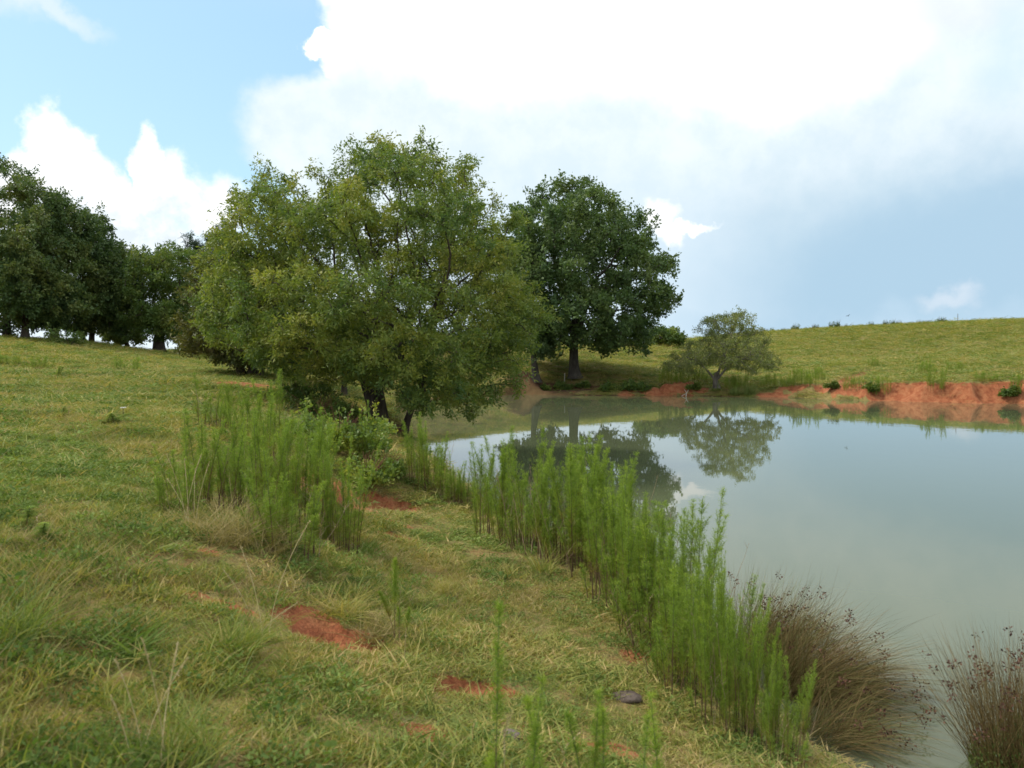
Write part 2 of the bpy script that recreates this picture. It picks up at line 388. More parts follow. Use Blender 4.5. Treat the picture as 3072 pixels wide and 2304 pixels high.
# ------------------------------------------------------------------ ground and water
def build_ground():
    r = [.25]
    while r[-1] < 600:
        x = r[-1]
        r.append(x + (max(.012 * x, .02) if x < 12 else (.16 + .004 * (x - 12)) if x < 68 else .035 * x * (1 + (x - 68) / 900)))
    r = np.array(r)
    a = list(np.arange(-36, 36, .11)) + list(np.arange(36, 324, 1.6)); a = np.radians(np.array(a))
    Rr, Aa = np.meshgrid(r, a, indexing='ij')
    X, Y = (Rr * np.sin(Aa)).ravel(), (Rr * np.cos(Aa)).ravel()
    X = np.append(X, 0); Y = np.append(Y, 0)
    h, clay, soil, s = fields(X, Y)
    nr, na = len(r), len(a)
    i = np.arange(nr - 1)[:, None] * na; j = np.arange(na)[None]; j2 = (j + 1) % na
    q = np.stack([i + j, i + j2, i + na + j2, i + na + j], -1).reshape(-1, 4)[:, ::-1]
    c = np.full(na, nr * na); tri = np.stack([c, np.arange(na), (np.arange(na) + 1) % na], -1)[:, ::-1]
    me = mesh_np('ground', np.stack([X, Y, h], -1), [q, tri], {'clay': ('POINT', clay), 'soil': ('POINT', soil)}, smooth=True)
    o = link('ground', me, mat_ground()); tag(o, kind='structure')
    return h
build_ground()
gx, gy = np.meshgrid(np.linspace(-9, 42, 60), np.linspace(-12, 68, 90)); 
def build_water():
    nx, ny = gx.shape[1], gx.shape[0]; i = np.arange(ny - 1)[:, None] * nx + np.arange(nx - 1)[None]
    q = np.stack([i, i + 1, i + nx + 1, i + nx], -1).reshape(-1, 4)
    # keep only cells near or in the pond so that the sheet never lies under open land
    cx = gx.ravel()[q].mean(1); cy = gy.ravel()[q].mean(1); q = q[poly_sd(cx, cy) < 1.6]
    me = mesh_np('pond_water', np.stack([gx.ravel(), gy.ravel(), np.zeros(gx.size)], -1), [q], smooth=True)
    o = link('pond_water', me, mat_water()); tag(o, kind='structure')
build_water()
def H(x, y): return float(fields(np.array([float(x)]), np.array([float(y)]))[0][0])
def hits(pts, tmax=260):
    """intersect pixel rays with the ground -> (x, y, z)"""
    pts = np.array(pts, float); t = np.geomspace(1.5, tmax, 900)
    D = np.array([ray(*p) for p in pts])
    X = D[:, 0:1] * t; Y = D[:, 1:2] * t; Z = CZ + D[:, 2:3] * t
    h = np.maximum(fields(X.ravel(), Y.ravel())[0].reshape(X.shape), 0)
    k = np.argmax(Z < h, axis=1); k = np.where((Z < h).any(1), k, 899)
    i = np.arange(len(pts)); return np.stack([X[i, k], Y[i, k], h[i, k]], -1)

# ------------------------------------------------------------------ trees
def leaves_mesh(name, Pt, Dr, L, W, rnd, fold=0.0):
    n = len(Pt)
    rv = rng.normal(size=(n, 3)); sdv = np.cross(Dr, rv); sdv /= np.linalg.norm(sdv, axis=1)[:, None] + 1e-9
    L = L[:, None]; W = W[:, None]
    V = np.stack([Pt, Pt + Dr * L * .5 + sdv * W * .5, Pt + Dr * L, Pt + Dr * L * .5 - sdv * W * .5], 1).reshape(-1, 3)
    q = np.arange(n * 4).reshape(-1, 4)
    return mesh_np(name, V, [q], {'rnd': ('FACE', rnd)})
def tubes(Pa, Pb, ra, rb, k=5):
    """separate prisms Pa->Pb"""
    n = len(Pa); d = Pb - Pa; ln = np.linalg.norm(d, axis=1)[:, None] + 1e-9; d = d / ln
    ref = np.where(np.abs(d[:, 2:3]) < .9, np.array([[0, 0, 1.]]), np.array([[1., 0, 0]]))
    u = np.cross(d, ref); u /= np.linalg.norm(u, axis=1)[:, None]; v = np.cross(d, u)
    an = np.arange(k) / k * 2 * math.pi
    ring = u[:, None] * np.cos(an)[None, :, None] + v[:, None] * np.sin(an)[None, :, None]
    A_ = (Pa - d * ra[:, None] * .25)[:, None] + ring * ra[:, None, None]; B_ = (Pb + d * rb[:, None] * .25)[:, None] + ring * rb[:, None, None]
    V = np.concatenate([A_, B_], 1).reshape(-1, 3)
    b = (np.arange(n) * 2 * k)[:, None]; j = np.arange(k)[None]; j2 = (j + 1) % k
    q = np.stack([b + j, b + j2, b + k + j2, b + k + j], -1).reshape(-1, 4)
    return V, q
def loft(pts, rad, k=12, flare=True, seed=0, twist=.15):
    """one continuous tapering trunk"""
    pts = np.array(pts, float); rad = np.array(rad, float)
    m = 6; T = np.linspace(0, len(pts) - 1, (len(pts) - 1) * m + 1)
    c = np.stack([np.interp(T, np.arange(len(pts)), pts[:, i]) for i in range(3)], -1); r = np.interp(T, np.arange(len(pts)), rad)
    for _ in range(3): c[1:-1] = (c[:-2] + 2 * c[1:-1] + c[2:]) / 4
    an = np.arange(k) / k * 2 * math.pi
    V = []
    for i in range(len(c)):
        rr = r[i] * (1 + .12 * np.sin(3 * an + seed + i * twist) + .08 * np.sin(5 * an + 2 * seed))
        if flare:
            f = math.exp(-i / (len(c) * .08)); rr = rr * (1 + .55 * f * (1 + .35 * np.sin(4 * an + seed)))
        V.append(np.stack([c[i, 0] + rr * np.cos(an), c[i, 1] + rr * np.sin(an), np.full(k, c[i, 2])], -1))
    V = np.concatenate(V); i = np.arange(len(c) - 1)[:, None] * k; j = np.arange(k)[None]; j2 = (j + 1) % k
    return V, np.stack([i + j, i + j2, i + k + j2, i + k + j], -1).reshape(-1, 4)
def grow(att, nodes, par, step, kill, maxit=220, jit=.15, trop=(0, 0, 0)):
    P_ = [np.array(p, float) for p in nodes]; par = list(par); kids = [0] * len(P_)
    A_ = att.copy(); Pn = np.array(P_)
    dd = np.linalg.norm(A_[:, None] - Pn[None], axis=2); near = dd.argmin(1); dist = dd.min(1)
    tr = np.array(trop)
    for it in range(maxit):
        if len(A_) == 0: break
        idx, inv = np.unique(near, return_inverse=True)
        Pn = np.array(P_)
        v = A_ - Pn[near]; v /= np.linalg.norm(v, axis=1)[:, None] + 1e-9
        s = np.zeros((len(idx), 3)); np.add.at(s, inv, v)
        s /= np.linalg.norm(s, axis=1)[:, None] + 1e-9
        s += rng.normal(size=s.shape) * jit + tr; s /= np.linalg.norm(s, axis=1)[:, None]
        new = []
        for k_, i in enumerate(idx):
            if kids[i] >= 3: continue
            q = P_[i] + s[k_] * step
            new.append(q); par.append(int(i)); kids[i] += 1; kids.append(0)
        # attractors stuck on saturated nodes are dropped
        sat = np.array([kids[i] >= 3 for i in near])
        base = len(P_); P_ += new
        if not new: break
        nw = np.array(new); d2 = np.linalg.norm(A_[:, None] - nw[None], axis=2); m = d2.min(1); am = d2.argmin(1)
        better = m < dist; near = np.where(better, base + am, near); dist = np.where(better, m, dist)
        keep = (dist > kill) & ~(sat & ~better)
        A_, near, dist = A_[keep], near[keep], dist[keep]
    return np.array(P_), np.array(par)
def tree(name, label, cat, base, Y, blobs, mats, trunk, nattr=700, nleaf=40000, L=.09, W=.03, sig=.16, step=.25, kill=.4, rbase=.2, thick=.004,
         centre=None, Rpx=None, depth=1.0, carve=(.9, -.12), twig=10, jit=.15, trop=(0, 0, 0), group=None, droop=.1, up=.25, forks=(), shade_seed=0, zfloor=None, rad=None):
    """base=(px,py) of the trunk foot; blobs=(px,py,r) crown lobes; all turned into metres round the trunk at depth Y"""
    b = P(base[0], base[1], Y); b[2] = max(H(b[0], Y), 0) - .05
    mpp = Y / F
    bl = np.array(blobs, float)
    cx = (bl[:, 0] * bl[:, 2] ** 2).sum() / (bl[:, 2] ** 2).sum() if centre is None else centre[0]
    cy = (bl[:, 1] * bl[:, 2] ** 2).sum() / (bl[:, 2] ** 2).sum() if centre is None else centre[1]
    Rp = np.max(np.hypot(bl[:, 0] - cx, bl[:, 1] - cy) + bl[:, 2]) if Rpx is None else Rpx
    wts = bl[:, 2] ** 2; wts /= wts.sum()
    att = []
    while len(att) < nattr:
        k = rng.choice(len(bl), p=wts, size=nattr * 2); rr = np.sqrt(rng.random(nattr * 2)) * bl[k, 2]; th = rng.random(nattr * 2) * 2 * math.pi
        x = bl[k, 0] + rr * np.cos(th); y = bl[k, 1] + rr * np.sin(th)
        dz = Rp * depth * np.sqrt(np.clip(1 - ((x - cx) ** 2 + (y - cy) ** 2) / Rp ** 2, .02, 1))
        dz = np.minimum(dz, bl[k, 2] * 3.0 + 4) * (rng.random(len(x)) * 2 - 1)
        pw = 1 + np.minimum(dz * mpp, 0) / Y                     # lobes on the near side are no wider in the picture than the crown
        pts = np.stack([(x - base[0]) * mpp * pw, dz * mpp, (base[1] - y) * mpp * (.35 + .65 * pw)], -1)
        f = fbm(pts[:, 0] * carve[0] + shade_seed, pts[:, 1] * carve[0], pts[:, 2] * carve[0], o=2, seed=41)
        pts = pts[f > carve[1]]
        att += list(pts)
    att = np.array(att[:nattr])
    if zfloor is not None: att = att[att[:, 2] > zfloor]
    # trunk(s): polylines of pixel offsets (dx px, dy px up, depth px)
    V, Q, nodes, par = [], [], [], []
    off = 0
    for ti, tk in enumerate([trunk] + list(forks)):
        pts = np.array([(x * mpp, z * mpp, y * mpp) for x, y, z in tk['p']]); r = np.array(tk['r'])
        v, q = loft(pts, r, flare=tk.get('flare', True), seed=ti + 1 + shade_seed); V.append(v); Q.append(q + off); off += len(v)
        if tk.get('grow', True):
            start = len(nodes); m = max(2, int(np.linalg.norm(pts[-1] - pts[-2]) / step)); last = None
            seg = [pts[-2] + (pts[-1] - pts[-2]) * t for t in np.linspace(.3, 1, m)]
            for i, p in enumerate(seg): nodes.append(p); par.append(-1 if i == 0 else len(nodes) - 2)
    Pn, pr = grow(att, nodes, par, step, kill, jit=jit, trop=trop)
    n = len(Pn); cnt = np.zeros(n); tip = np.ones(n, bool)
    for i in range(n - 1, -1, -1):
        if tip[i]: cnt[i] = 1
        if pr[i] >= 0: cnt[pr[i]] += cnt[i]; tip[pr[i]] = False
    root_r = rad if rad is not None else trunk['r'][-1]
    e = 2.3; mx = cnt.max(); r = np.maximum(root_r * (cnt / mx) ** (1 / e), thick)
    ed = np.where(pr >= 0)[0]
    ra = np.minimum(r[pr[ed]], r[ed] * 1.25)
    v, q = tubes(Pn[pr[ed]], Pn[ed], ra, r[ed], 5); V.append(v); Q.append(q + off); off += len(v)
    # leaf twigs
    thin = np.where(cnt <= twig)[0]; wt = np.where(tip[thin], 2.2, 1.0); wt = wt / wt.sum()
    pick = rng.choice(thin, p=wt, size=nleaf)
    # leaves gather on short shoots: several per node
    shoots = rng.normal(size=(n, 4, 3)) * sig; shoots[..., 2] = shoots[..., 2] * .75 + sig * up - sig * droop
    sh = shoots[pick, rng.integers(0, 4, nleaf)]
    tt = rng.random(nleaf)[:, None]
    pos = Pn[pick] + sh * (0.25 + tt) + rng.normal(size=(nleaf, 3)) * sig * .38
    dr = sh / (np.linalg.norm(sh, axis=1)[:, None] + 1e-9) * .8 + rng.normal(size=(nleaf, 3)) * .7; dr[:, 2] -= droop
    dr /= np.linalg.norm(dr, axis=1)[:, None]
    if zfloor is not None:
        k = pos[:, 2] > zfloor - .1; pos, dr, pick = pos[k], dr[k], pick[k]
    noder = rng.random(n)
    rn = np.clip(.55 * rng.random(len(pos)) + .45 * noder[pick], 0, 1)
    t = thing(name, b, label, cat, group)
    link('trunk', mesh_np('trunk', np.concatenate(V), [np.concatenate(Q)], smooth=True), mats[0], t)
    lm = leaves_mesh('crown', pos, dr, L * (0.6 + .8 * rng.random(len(pos))), W * (0.6 + .8 * rng.random(len(pos))), rn)
    link('crown', lm, mats[1], t)
    return t

BK_GREY = bark('bark_grey', (.10, .085, .07), (.24, .21, .18))
BK_OAK = bark('bark_oak', (.032, .026, .022), (.09, .078, .065))
BK_DARK = bark('bark_dark', (.035, .028, .022), (.11, .09, .07))
BK_BROWN = bark('bark_brown', (.07, .045, .03), (.19, .13, .09), 9)
LF_WILLOW = leafy('willow_oak_leaves', [(.12, (.075, .140, .045)), (.42, (.150, .205, .048)), (.68, (.235, .265, .052)), (.92, (.36, .33, .08))], .35, nscale=.8)
LF_OAK = leafy('oak_leaves', [(.12, (.052, .098, .038)), (.45, (.088, .142, .046)), (.72, (.130, .180, .055)), (.95, (.20, .24, .09))], .28, nscale=.45)
LF_PALE = leafy('pale_oak_leaves', [(.1, (.04, .075, .03)), (.5, (.075, .12, .045)), (.9, (.15, .19, .085))], .3, nscale=.6)
LF_DARK = leafy('dark_oak_leaves', [(.12, (.045, .095, .036)), (.45, (.080, .130, .040)), (.72, (.130, .165, .044)), (.95, (.21, .21, .06))], .25, nscale=.3)
LF_PECAN = leafy('pecan_leaves', [(.1, (.05, .10, .03)), (.5, (.10, .155, .035)), (.9, (.20, .22, .055))], .32, nscale=.6)
LF_PINE = leafy('pine_needles', [(.1, (.015, .035, .015)), (.6, (.03, .06, .025)), (.9, (.06, .09, .035))], .15, nscale=.6)
LF_OLIVE = leafy('olive_leaves', [(.12, (.055, .078, .022)), (.5, (.105, .112, .030)), (.9, (.19, .155, .048))], .3, nscale=.8)
LF_SPARSE = leafy('mimosa_leaves', [(.12, (.11, .14, .05)), (.5, (.19, .22, .075)), (.9, (.26, .25, .10))], .35, nscale=.6)
LF_BUSH = leafy('bush_leaves', [(.1, (.045, .09, .025)), (.5, (.10, .155, .032)), (.9, (.23, .26, .05))], .3, nscale=.7)

def build_trees():
    tree('willow_oak', 'largest tree, spreading olive-green willow oak on the near bank, boughs drooping to the water', 'tree', (378, 436), 19.5,
         [(385, 192, 40), (432, 194, 40), (335, 212, 40), (288, 222, 36), (262, 245, 36), (475, 236, 38), (400, 240, 62), (330, 275, 70), (475, 290, 62), (510, 318, 34),
          (255, 300, 48), (445, 345, 66), (497, 368, 40), (350, 335, 52), (434, 386, 24), (290, 342, 36), (240, 262, 34), (225, 320, 28), (478, 405, 18), (500, 300, 36), (248, 215, 16), (385, 165, 16), (425, 166, 14), (445, 240, 50), (400, 320, 60), (300, 322, 44), (380, 345, 40), (312, 192, 20), (357, 178, 26), (236, 202, 7), (252, 206, 10), (279, 174, 11), (345, 160, 12), (384, 146, 9), (429, 146, 9), (468, 166, 10), (497, 192, 10), (514, 222, 11), (540, 320, 12), (536, 345, 14), (412, 398, 9)],
         (BK_DARK, LF_WILLOW), dict(p=[(0, 0, 0), (-2, 28, 0), (-6, 60, 2), (-2, 95, 0)], r=[.25, .21, .18, .13]), nattr=4200, nleaf=250000, L=.092, W=.032, sig=.125,
         step=.16, kill=.24, centre=(380, 290), Rpx=180, carve=(1.0, -.06), twig=8, thick=.0045, droop=.25, rad=.10,
         forks=(dict(p=[(-4, 20, 2), (-18, 62, 8), (-34, 92, 10)], r=[.15, .10, .07], flare=False), dict(p=[(24, -2, 6), (36, 30, 4), (50, 62, 0)], r=[.10, .075, .05]),
                dict(p=[(0, 50, 0), (30, 80, -12), (62, 112, -18)], r=[.12, .09, .06], flare=False)))
    tree('round_oak', 'tall round-crowned dark green oak across the pond with a thick straight trunk', 'tree', (574, 379), 63,
         [(565, 210, 27), (530, 215, 21), (597, 216, 27), (622, 233, 26), (545, 250, 38), (590, 265, 42), (642, 262, 26), (663, 270, 15), (532, 290, 32), (575, 310, 35),
          (620, 310, 34), (657, 302, 22), (605, 332, 24), (637, 340, 17), (540, 325, 26), (520, 328, 20), (510, 260, 22), (552, 193, 12), (585, 193, 12), (575, 225, 28), (605, 240, 26), (672, 308, 10), (548, 352, 12)],
         (BK_OAK, LF_OAK), dict(p=[(0, 0, 0), (-1, 18, 0), (0, 42, 0), (2, 68, 0)], r=[.42, .34, .29, .22]), nattr=1700, nleaf=95000, L=.24, W=.15, sig=.36, step=.5, kill=.75,
         carve=(.42, -.22), twig=8, thick=.02, rad=.2, depth=.9, up=.5,
         forks=(dict(p=[(2, 38, 0), (12, 72, -6), (22, 100, -10)], r=[.2, .15, .1], flare=False), dict(p=[(-2, 30, 0), (-22, 46, -8), (-40, 54, -14)], r=[.18, .12, .08], flare=False),
                dict(p=[(0, 40, 0), (-8, 74, 10), (-18, 110, 6)], r=[.2, .14, .1], flare=False)))
    tree('leaning_oak', 'grey-trunked thin oak with pale bare limbs standing left of the round-crowned oak', 'tree', (536, 381), 60.5,
         [(522, 272, 15), (527, 300, 16), (517, 328, 15), (541, 346, 10), (532, 245, 13), (512, 300, 14), (548, 325, 10)],
         (BK_OAK, LF_PALE), dict(p=[(0, 0, 0), (-3, 30, 0), (-2, 60, 0), (-6, 90, 0)], r=[.26, .20, .16, .11]), nattr=240, nleaf=15000, L=.22, W=.13, sig=.3, step=.45, kill=.7,
         carve=(.5, 0), twig=6, thick=.02, rad=.09, shade_seed=7)
    tree('mimosa_tree', 'small sparse feathery tree with a wide low fork on the far shore', 'tree', (717, 380), 58.8,
         [(712, 318, 13), (735, 316, 15), (750, 330, 12), (700, 344, 15), (685, 352, 13), (670, 357, 7), (725, 340, 20), (745, 348, 16), (764, 350, 11), (773, 356, 6), (728, 308, 8), (688, 334, 5), (740, 306, 5)],
         (BK_GREY, LF_SPARSE), dict(p=[(0, 0, 0), (-2, 9, 0), (-1, 17, 0)], r=[.26, .18, .12]), nattr=1300, nleaf=38000, L=.125, W=.052, sig=.15, step=.26, kill=.34,
         carve=(.9, -.2), twig=4, thick=.012, rad=.10, droop=.1, up=.1,
         forks=(dict(p=[(-1, 8, 0), (-10, 20, 2), (-22, 30, 3)], r=[.12, .08, .05], flare=False), dict(p=[(0, 10, 0), (9, 22, -3), (18, 32, -5)], r=[.12, .08, .05], flare=False),
                dict(p=[(0, 12, 0), (6, 30, 3), (12, 46, 3)], r=[.1, .07, .05], flare=False)))
    tk = lambda r: dict(p=[(0, 0, 0), (1, 20, 0), (-1, 45, 0), (2, 75, 0)], r=[r * .7, r * .55, r * .5, r * .36])
    G1 = 'dark oaks of the grove on the left hilltop'
    kw = dict(nattr=850, L=.20, W=.11, sig=.34, step=.5, kill=.75, carve=(.35, -.1), twig=8, thick=.02, depth=.8, group=G1)
    tree('dark_oak', 'tallest dark oak of the hilltop grove, cut by the left edge of the photo', 'tree', (6, 344), 58, [(-12, 205, 45), (15, 192, 30), (0, 250, 50), (5, 300, 38), (-40, 240, 50), (-40, 300, 40)],
         (BK_DARK, LF_DARK), tk(.4), nleaf=52000, shade_seed=11, **kw)
    tree('dark_oak', 'dark oak second from the left in the hilltop grove, with a short leaning trunk', 'tree', (25, 344), 54, [(28, 215, 30), (35, 255, 38), (25, 305, 32), (45, 300, 25)], (BK_DARK, LF_DARK), tk(.33), nleaf=40000, shade_seed=13, **kw)
    tree('dark_oak', 'dark oak in the middle of the hilltop grove, right of the leaning trunk', 'tree', (54, 345), 56, [(58, 218, 24), (62, 262, 34), (55, 308, 30), (82, 300, 24)], (BK_DARK, LF_DARK), tk(.33), nleaf=40000, shade_seed=17, **kw)
    tree('dark_oak', 'dark oak with a thin straight trunk near the right end of the hilltop grove', 'tree', (83, 347), 60, [(92, 232, 17), (96, 268, 26), (92, 306, 28), (108, 290, 22)], (BK_DARK, LF_DARK), tk(.22), nleaf=36000, shade_seed=19, **kw)
    tree('dark_oak', 'slim-trunked oak at the right end of the hilltop grove beside the gap of sky', 'tree', (91, 348), 62, [(112, 250, 12), (118, 272, 14), (112, 310, 20), (122, 325, 18)], (BK_DARK, LF_DARK),
         dict(p=[(0, 0, 0), (1, 18, 0), (8, 36, 0), (20, 60, 0)], r=[.2, .18, .15, .1]), nleaf=24000, shade_seed=23, **kw)
    tree('dark_oak', 'low dark oak reaching an arching bough towards the single pecan tree', 'tree', (128, 350), 68, [(119, 318, 10), (118, 330, 12), (134, 334, 8), (128, 345, 5)], (BK_DARK, LF_DARK),
         dict(p=[(0, 0, 0), (-2, 12, 0), (-1, 22, 0)], r=[.22, .16, .12]), nleaf=15000, shade_seed=29, **{**kw, 'nattr': 350})
    tree('pecan_tree', 'single open-crowned tree with short bare trunk on the slope, right of the dark grove', 'tree', (159, 357), 60,
         [(152, 262, 14), (170, 258, 13), (187, 268, 14), (152, 288, 15), (180, 294, 20), (166, 318, 18), (146, 322, 12), (188, 324, 15), (174, 335, 12), (158, 248, 7), (140, 262, 6)],
         (BK_DARK, LF_PECAN), dict(p=[(0, 0, 0), (0, 14, 0), (2, 26, 0), (4, 46, 0)], r=[.42, .36, .28, .2]), nattr=700, nleaf=36000, L=.22, W=.10, sig=.32, step=.45, kill=.65,
         carve=(.45, -.02), twig=7, thick=.02, rad=.17, forks=(dict(p=[(0, 20, 0), (-10, 44, 0), (-20, 62, 0)], r=[.2, .13, .08], flare=False),))
    tree('pine_tree', 'dark pine showing its tufted top behind the left side of the willow oak', 'tree', (222, 354), 74,
         [(238, 226, 10), (225, 238, 12), (204, 243, 9), (214, 258, 16), (236, 254, 16), (224, 300, 24), (208, 325, 20), (240, 330, 22)],
         (BK_DARK, LF_PINE), dict(p=[(0, 0, 0), (0, 40, 0), (4, 80, 0), (6, 110, 0)], r=[.32, .26, .2, .12]), nattr=600, nleaf=42000, L=.30, W=.05, sig=.28, step=.5, kill=.8,
         carve=(.5, 0), twig=5, thick=.02, rad=.12)
    tree('olive_shrub_tree', 'low broad olive-brown tree with several trunks at the edge of the meadow path', 'tree', (244, 376), 29,
         [(222, 268, 22), (206, 300, 18), (240, 300, 34), (205, 335, 18), (222, 345, 22), (250, 342, 28), (275, 335, 30), (192, 345, 10), (265, 290, 30), (186, 350, 5)],
         (BK_DARK, LF_OLIVE), dict(p=[(-3, 0, 0), (-5, 22, 0), (-8, 44, 0)], r=[.15, .12, .09]), nattr=1000, nleaf=60000, L=.12, W=.05, sig=.18, step=.24, kill=.36, carve=(.8, -.15), twig=7, thick=.008,
         rad=.08, depth=.9, forks=(dict(p=[(6, 0, 3), (10, 20, 4), (22, 42, 6)], r=[.17, .13, .08]), dict(p=[(16, 0, -3), (24, 20, -4), (34, 40, -6)], r=[.10, .08, .05])))
    tree('understory_tree', 'slender shaded tree just behind the willow oak on the left of its trunk', 'tree', (344, 400), 26,
         [(345, 330, 30), (318, 350, 24), (362, 352, 26), (300, 365, 16), (380, 330, 24)],
         (BK_DARK, LF_OLIVE), dict(p=[(0, 0, 0), (0, 18, 0), (2, 40, 0)], r=[.10, .08, .06]), nattr=600, nleaf=32000, L=.11, W=.045, sig=.17, step=.22, kill=.34, carve=(.8, -.1), twig=7, thick=.008, rad=.055, shade_seed=5)
    tree('crest_bush', 'dark bush with yellowish top on the skyline between round oak and small sparse tree', 'bush', (661, 345), 97,
         [(646, 336, 8), (660, 334, 9), (672, 336, 8), (681, 340, 5), (638, 340, 4)],
         (BK_DARK, LF_BUSH), dict(p=[(0, 0, 0), (0, 2, 0), (0, 4, 0)], r=[.2, .16, .12]), nattr=220, nleaf=9000, L=.30, W=.16, sig=.3, step=.4, kill=.6, carve=(.5, -.3), twig=8, thick=.02)

# ------------------------------------------------------------------ blades, weeds and rushes
def ribbons(base, tipdir, length, width, bend, seg=3, taper=True):
    """curved flat blades; base (n,3), tipdir (n,3) unit start direction, bend (n,3) added towards the tip"""
    n = len(base); V = []
    sv = np.cross(tipdir, rng.normal(size=(n, 3))); sv /= np.linalg.norm(sv, axis=1)[:, None] + 1e-9
    for i in range(seg + 1):
        t = i / seg
        c = base + tipdir * (length * t)[:, None] + bend * (t * t)
        wd = width * ((1 - t) ** .7 if taper else 1) * .5 + 1e-4
        V += [c - sv * wd[:, None], c + sv * wd[:, None]]
    V = np.stack(V, 1).reshape(-1, 3); m = 2 * (seg + 1)
    b = (np.arange(n) * m)[:, None, None]; i = (np.arange(seg) * 2)[None, :, None]
    q = (b + i + np.array([0, 1, 3, 2])[None, None]).reshape(-1, 4)
    return V, q, c
def unit(v): return v / (np.linalg.norm(v, axis=-1, keepdims=True) + 1e-9)
def rdir(n, lo, hi):
    """random directions, lo..hi degrees off vertical"""
    a = rng.random(n) * 2 * math.pi; e = np.radians(lo + (hi - lo) * rng.random(n))
    return np.stack([np.sin(e) * np.cos(a), np.sin(e) * np.sin(a), np.cos(e)], -1)
def tuft(name, n, rad, hlo, hhi, wd, lo, hi, mat, r0=0, r1=1, seg=3, sag=.35):
    a = rng.random(n) * 2 * math.pi; r = rad * np.sqrt(rng.random(n))
    b = np.stack([r * np.cos(a), r * np.sin(a), np.full(n, -.01)], -1); d = rdir(n, lo, hi); ln = hlo + (hhi - hlo) * rng.random(n)
    out = d * [1, 1, 0]; bend = unit(out) * (ln * sag)[:, None] * rng.random(n)[:, None]; bend[:, 2] -= ln * sag * .5 * rng.random(n)
    V, q, _ = ribbons(b, d, ln, np.full(n, wd) * (.6 + .8 * rng.random(n)), bend, seg)
    me = mesh_np(name, V, [q], {'rnd': ('FACE', np.repeat(r0 + (r1 - r0) * rng.random(n), seg))}); me.materials.append(mat); return me
GR_STOPS = [(.05, (.100, .155, .036)), (.28, (.180, .232, .048)), (.54, (.265, .272, .060)), (.78, (.38, .31, .10)), (1, (.50, .36, .16))]
GRASS = leafy('grass_blades', GR_STOPS, .3, .6, .25, nscale=.9, objrand=.45, namt=.42)
STRAW = leafy('straw_blades', [(.1, (.20, .17, .07)), (.5, (.34, .27, .12)), (.9, (.46, .36, .19))], .25, .7, .15, nscale=1.2, objrand=.4)
WEED = leafy('weed_leaves', [(.1, (.085, .140, .036)), (.5, (.150, .210, .050)), (.9, (.25, .31, .09))], .3, .7, .1, nscale=1.2, objrand=.4)
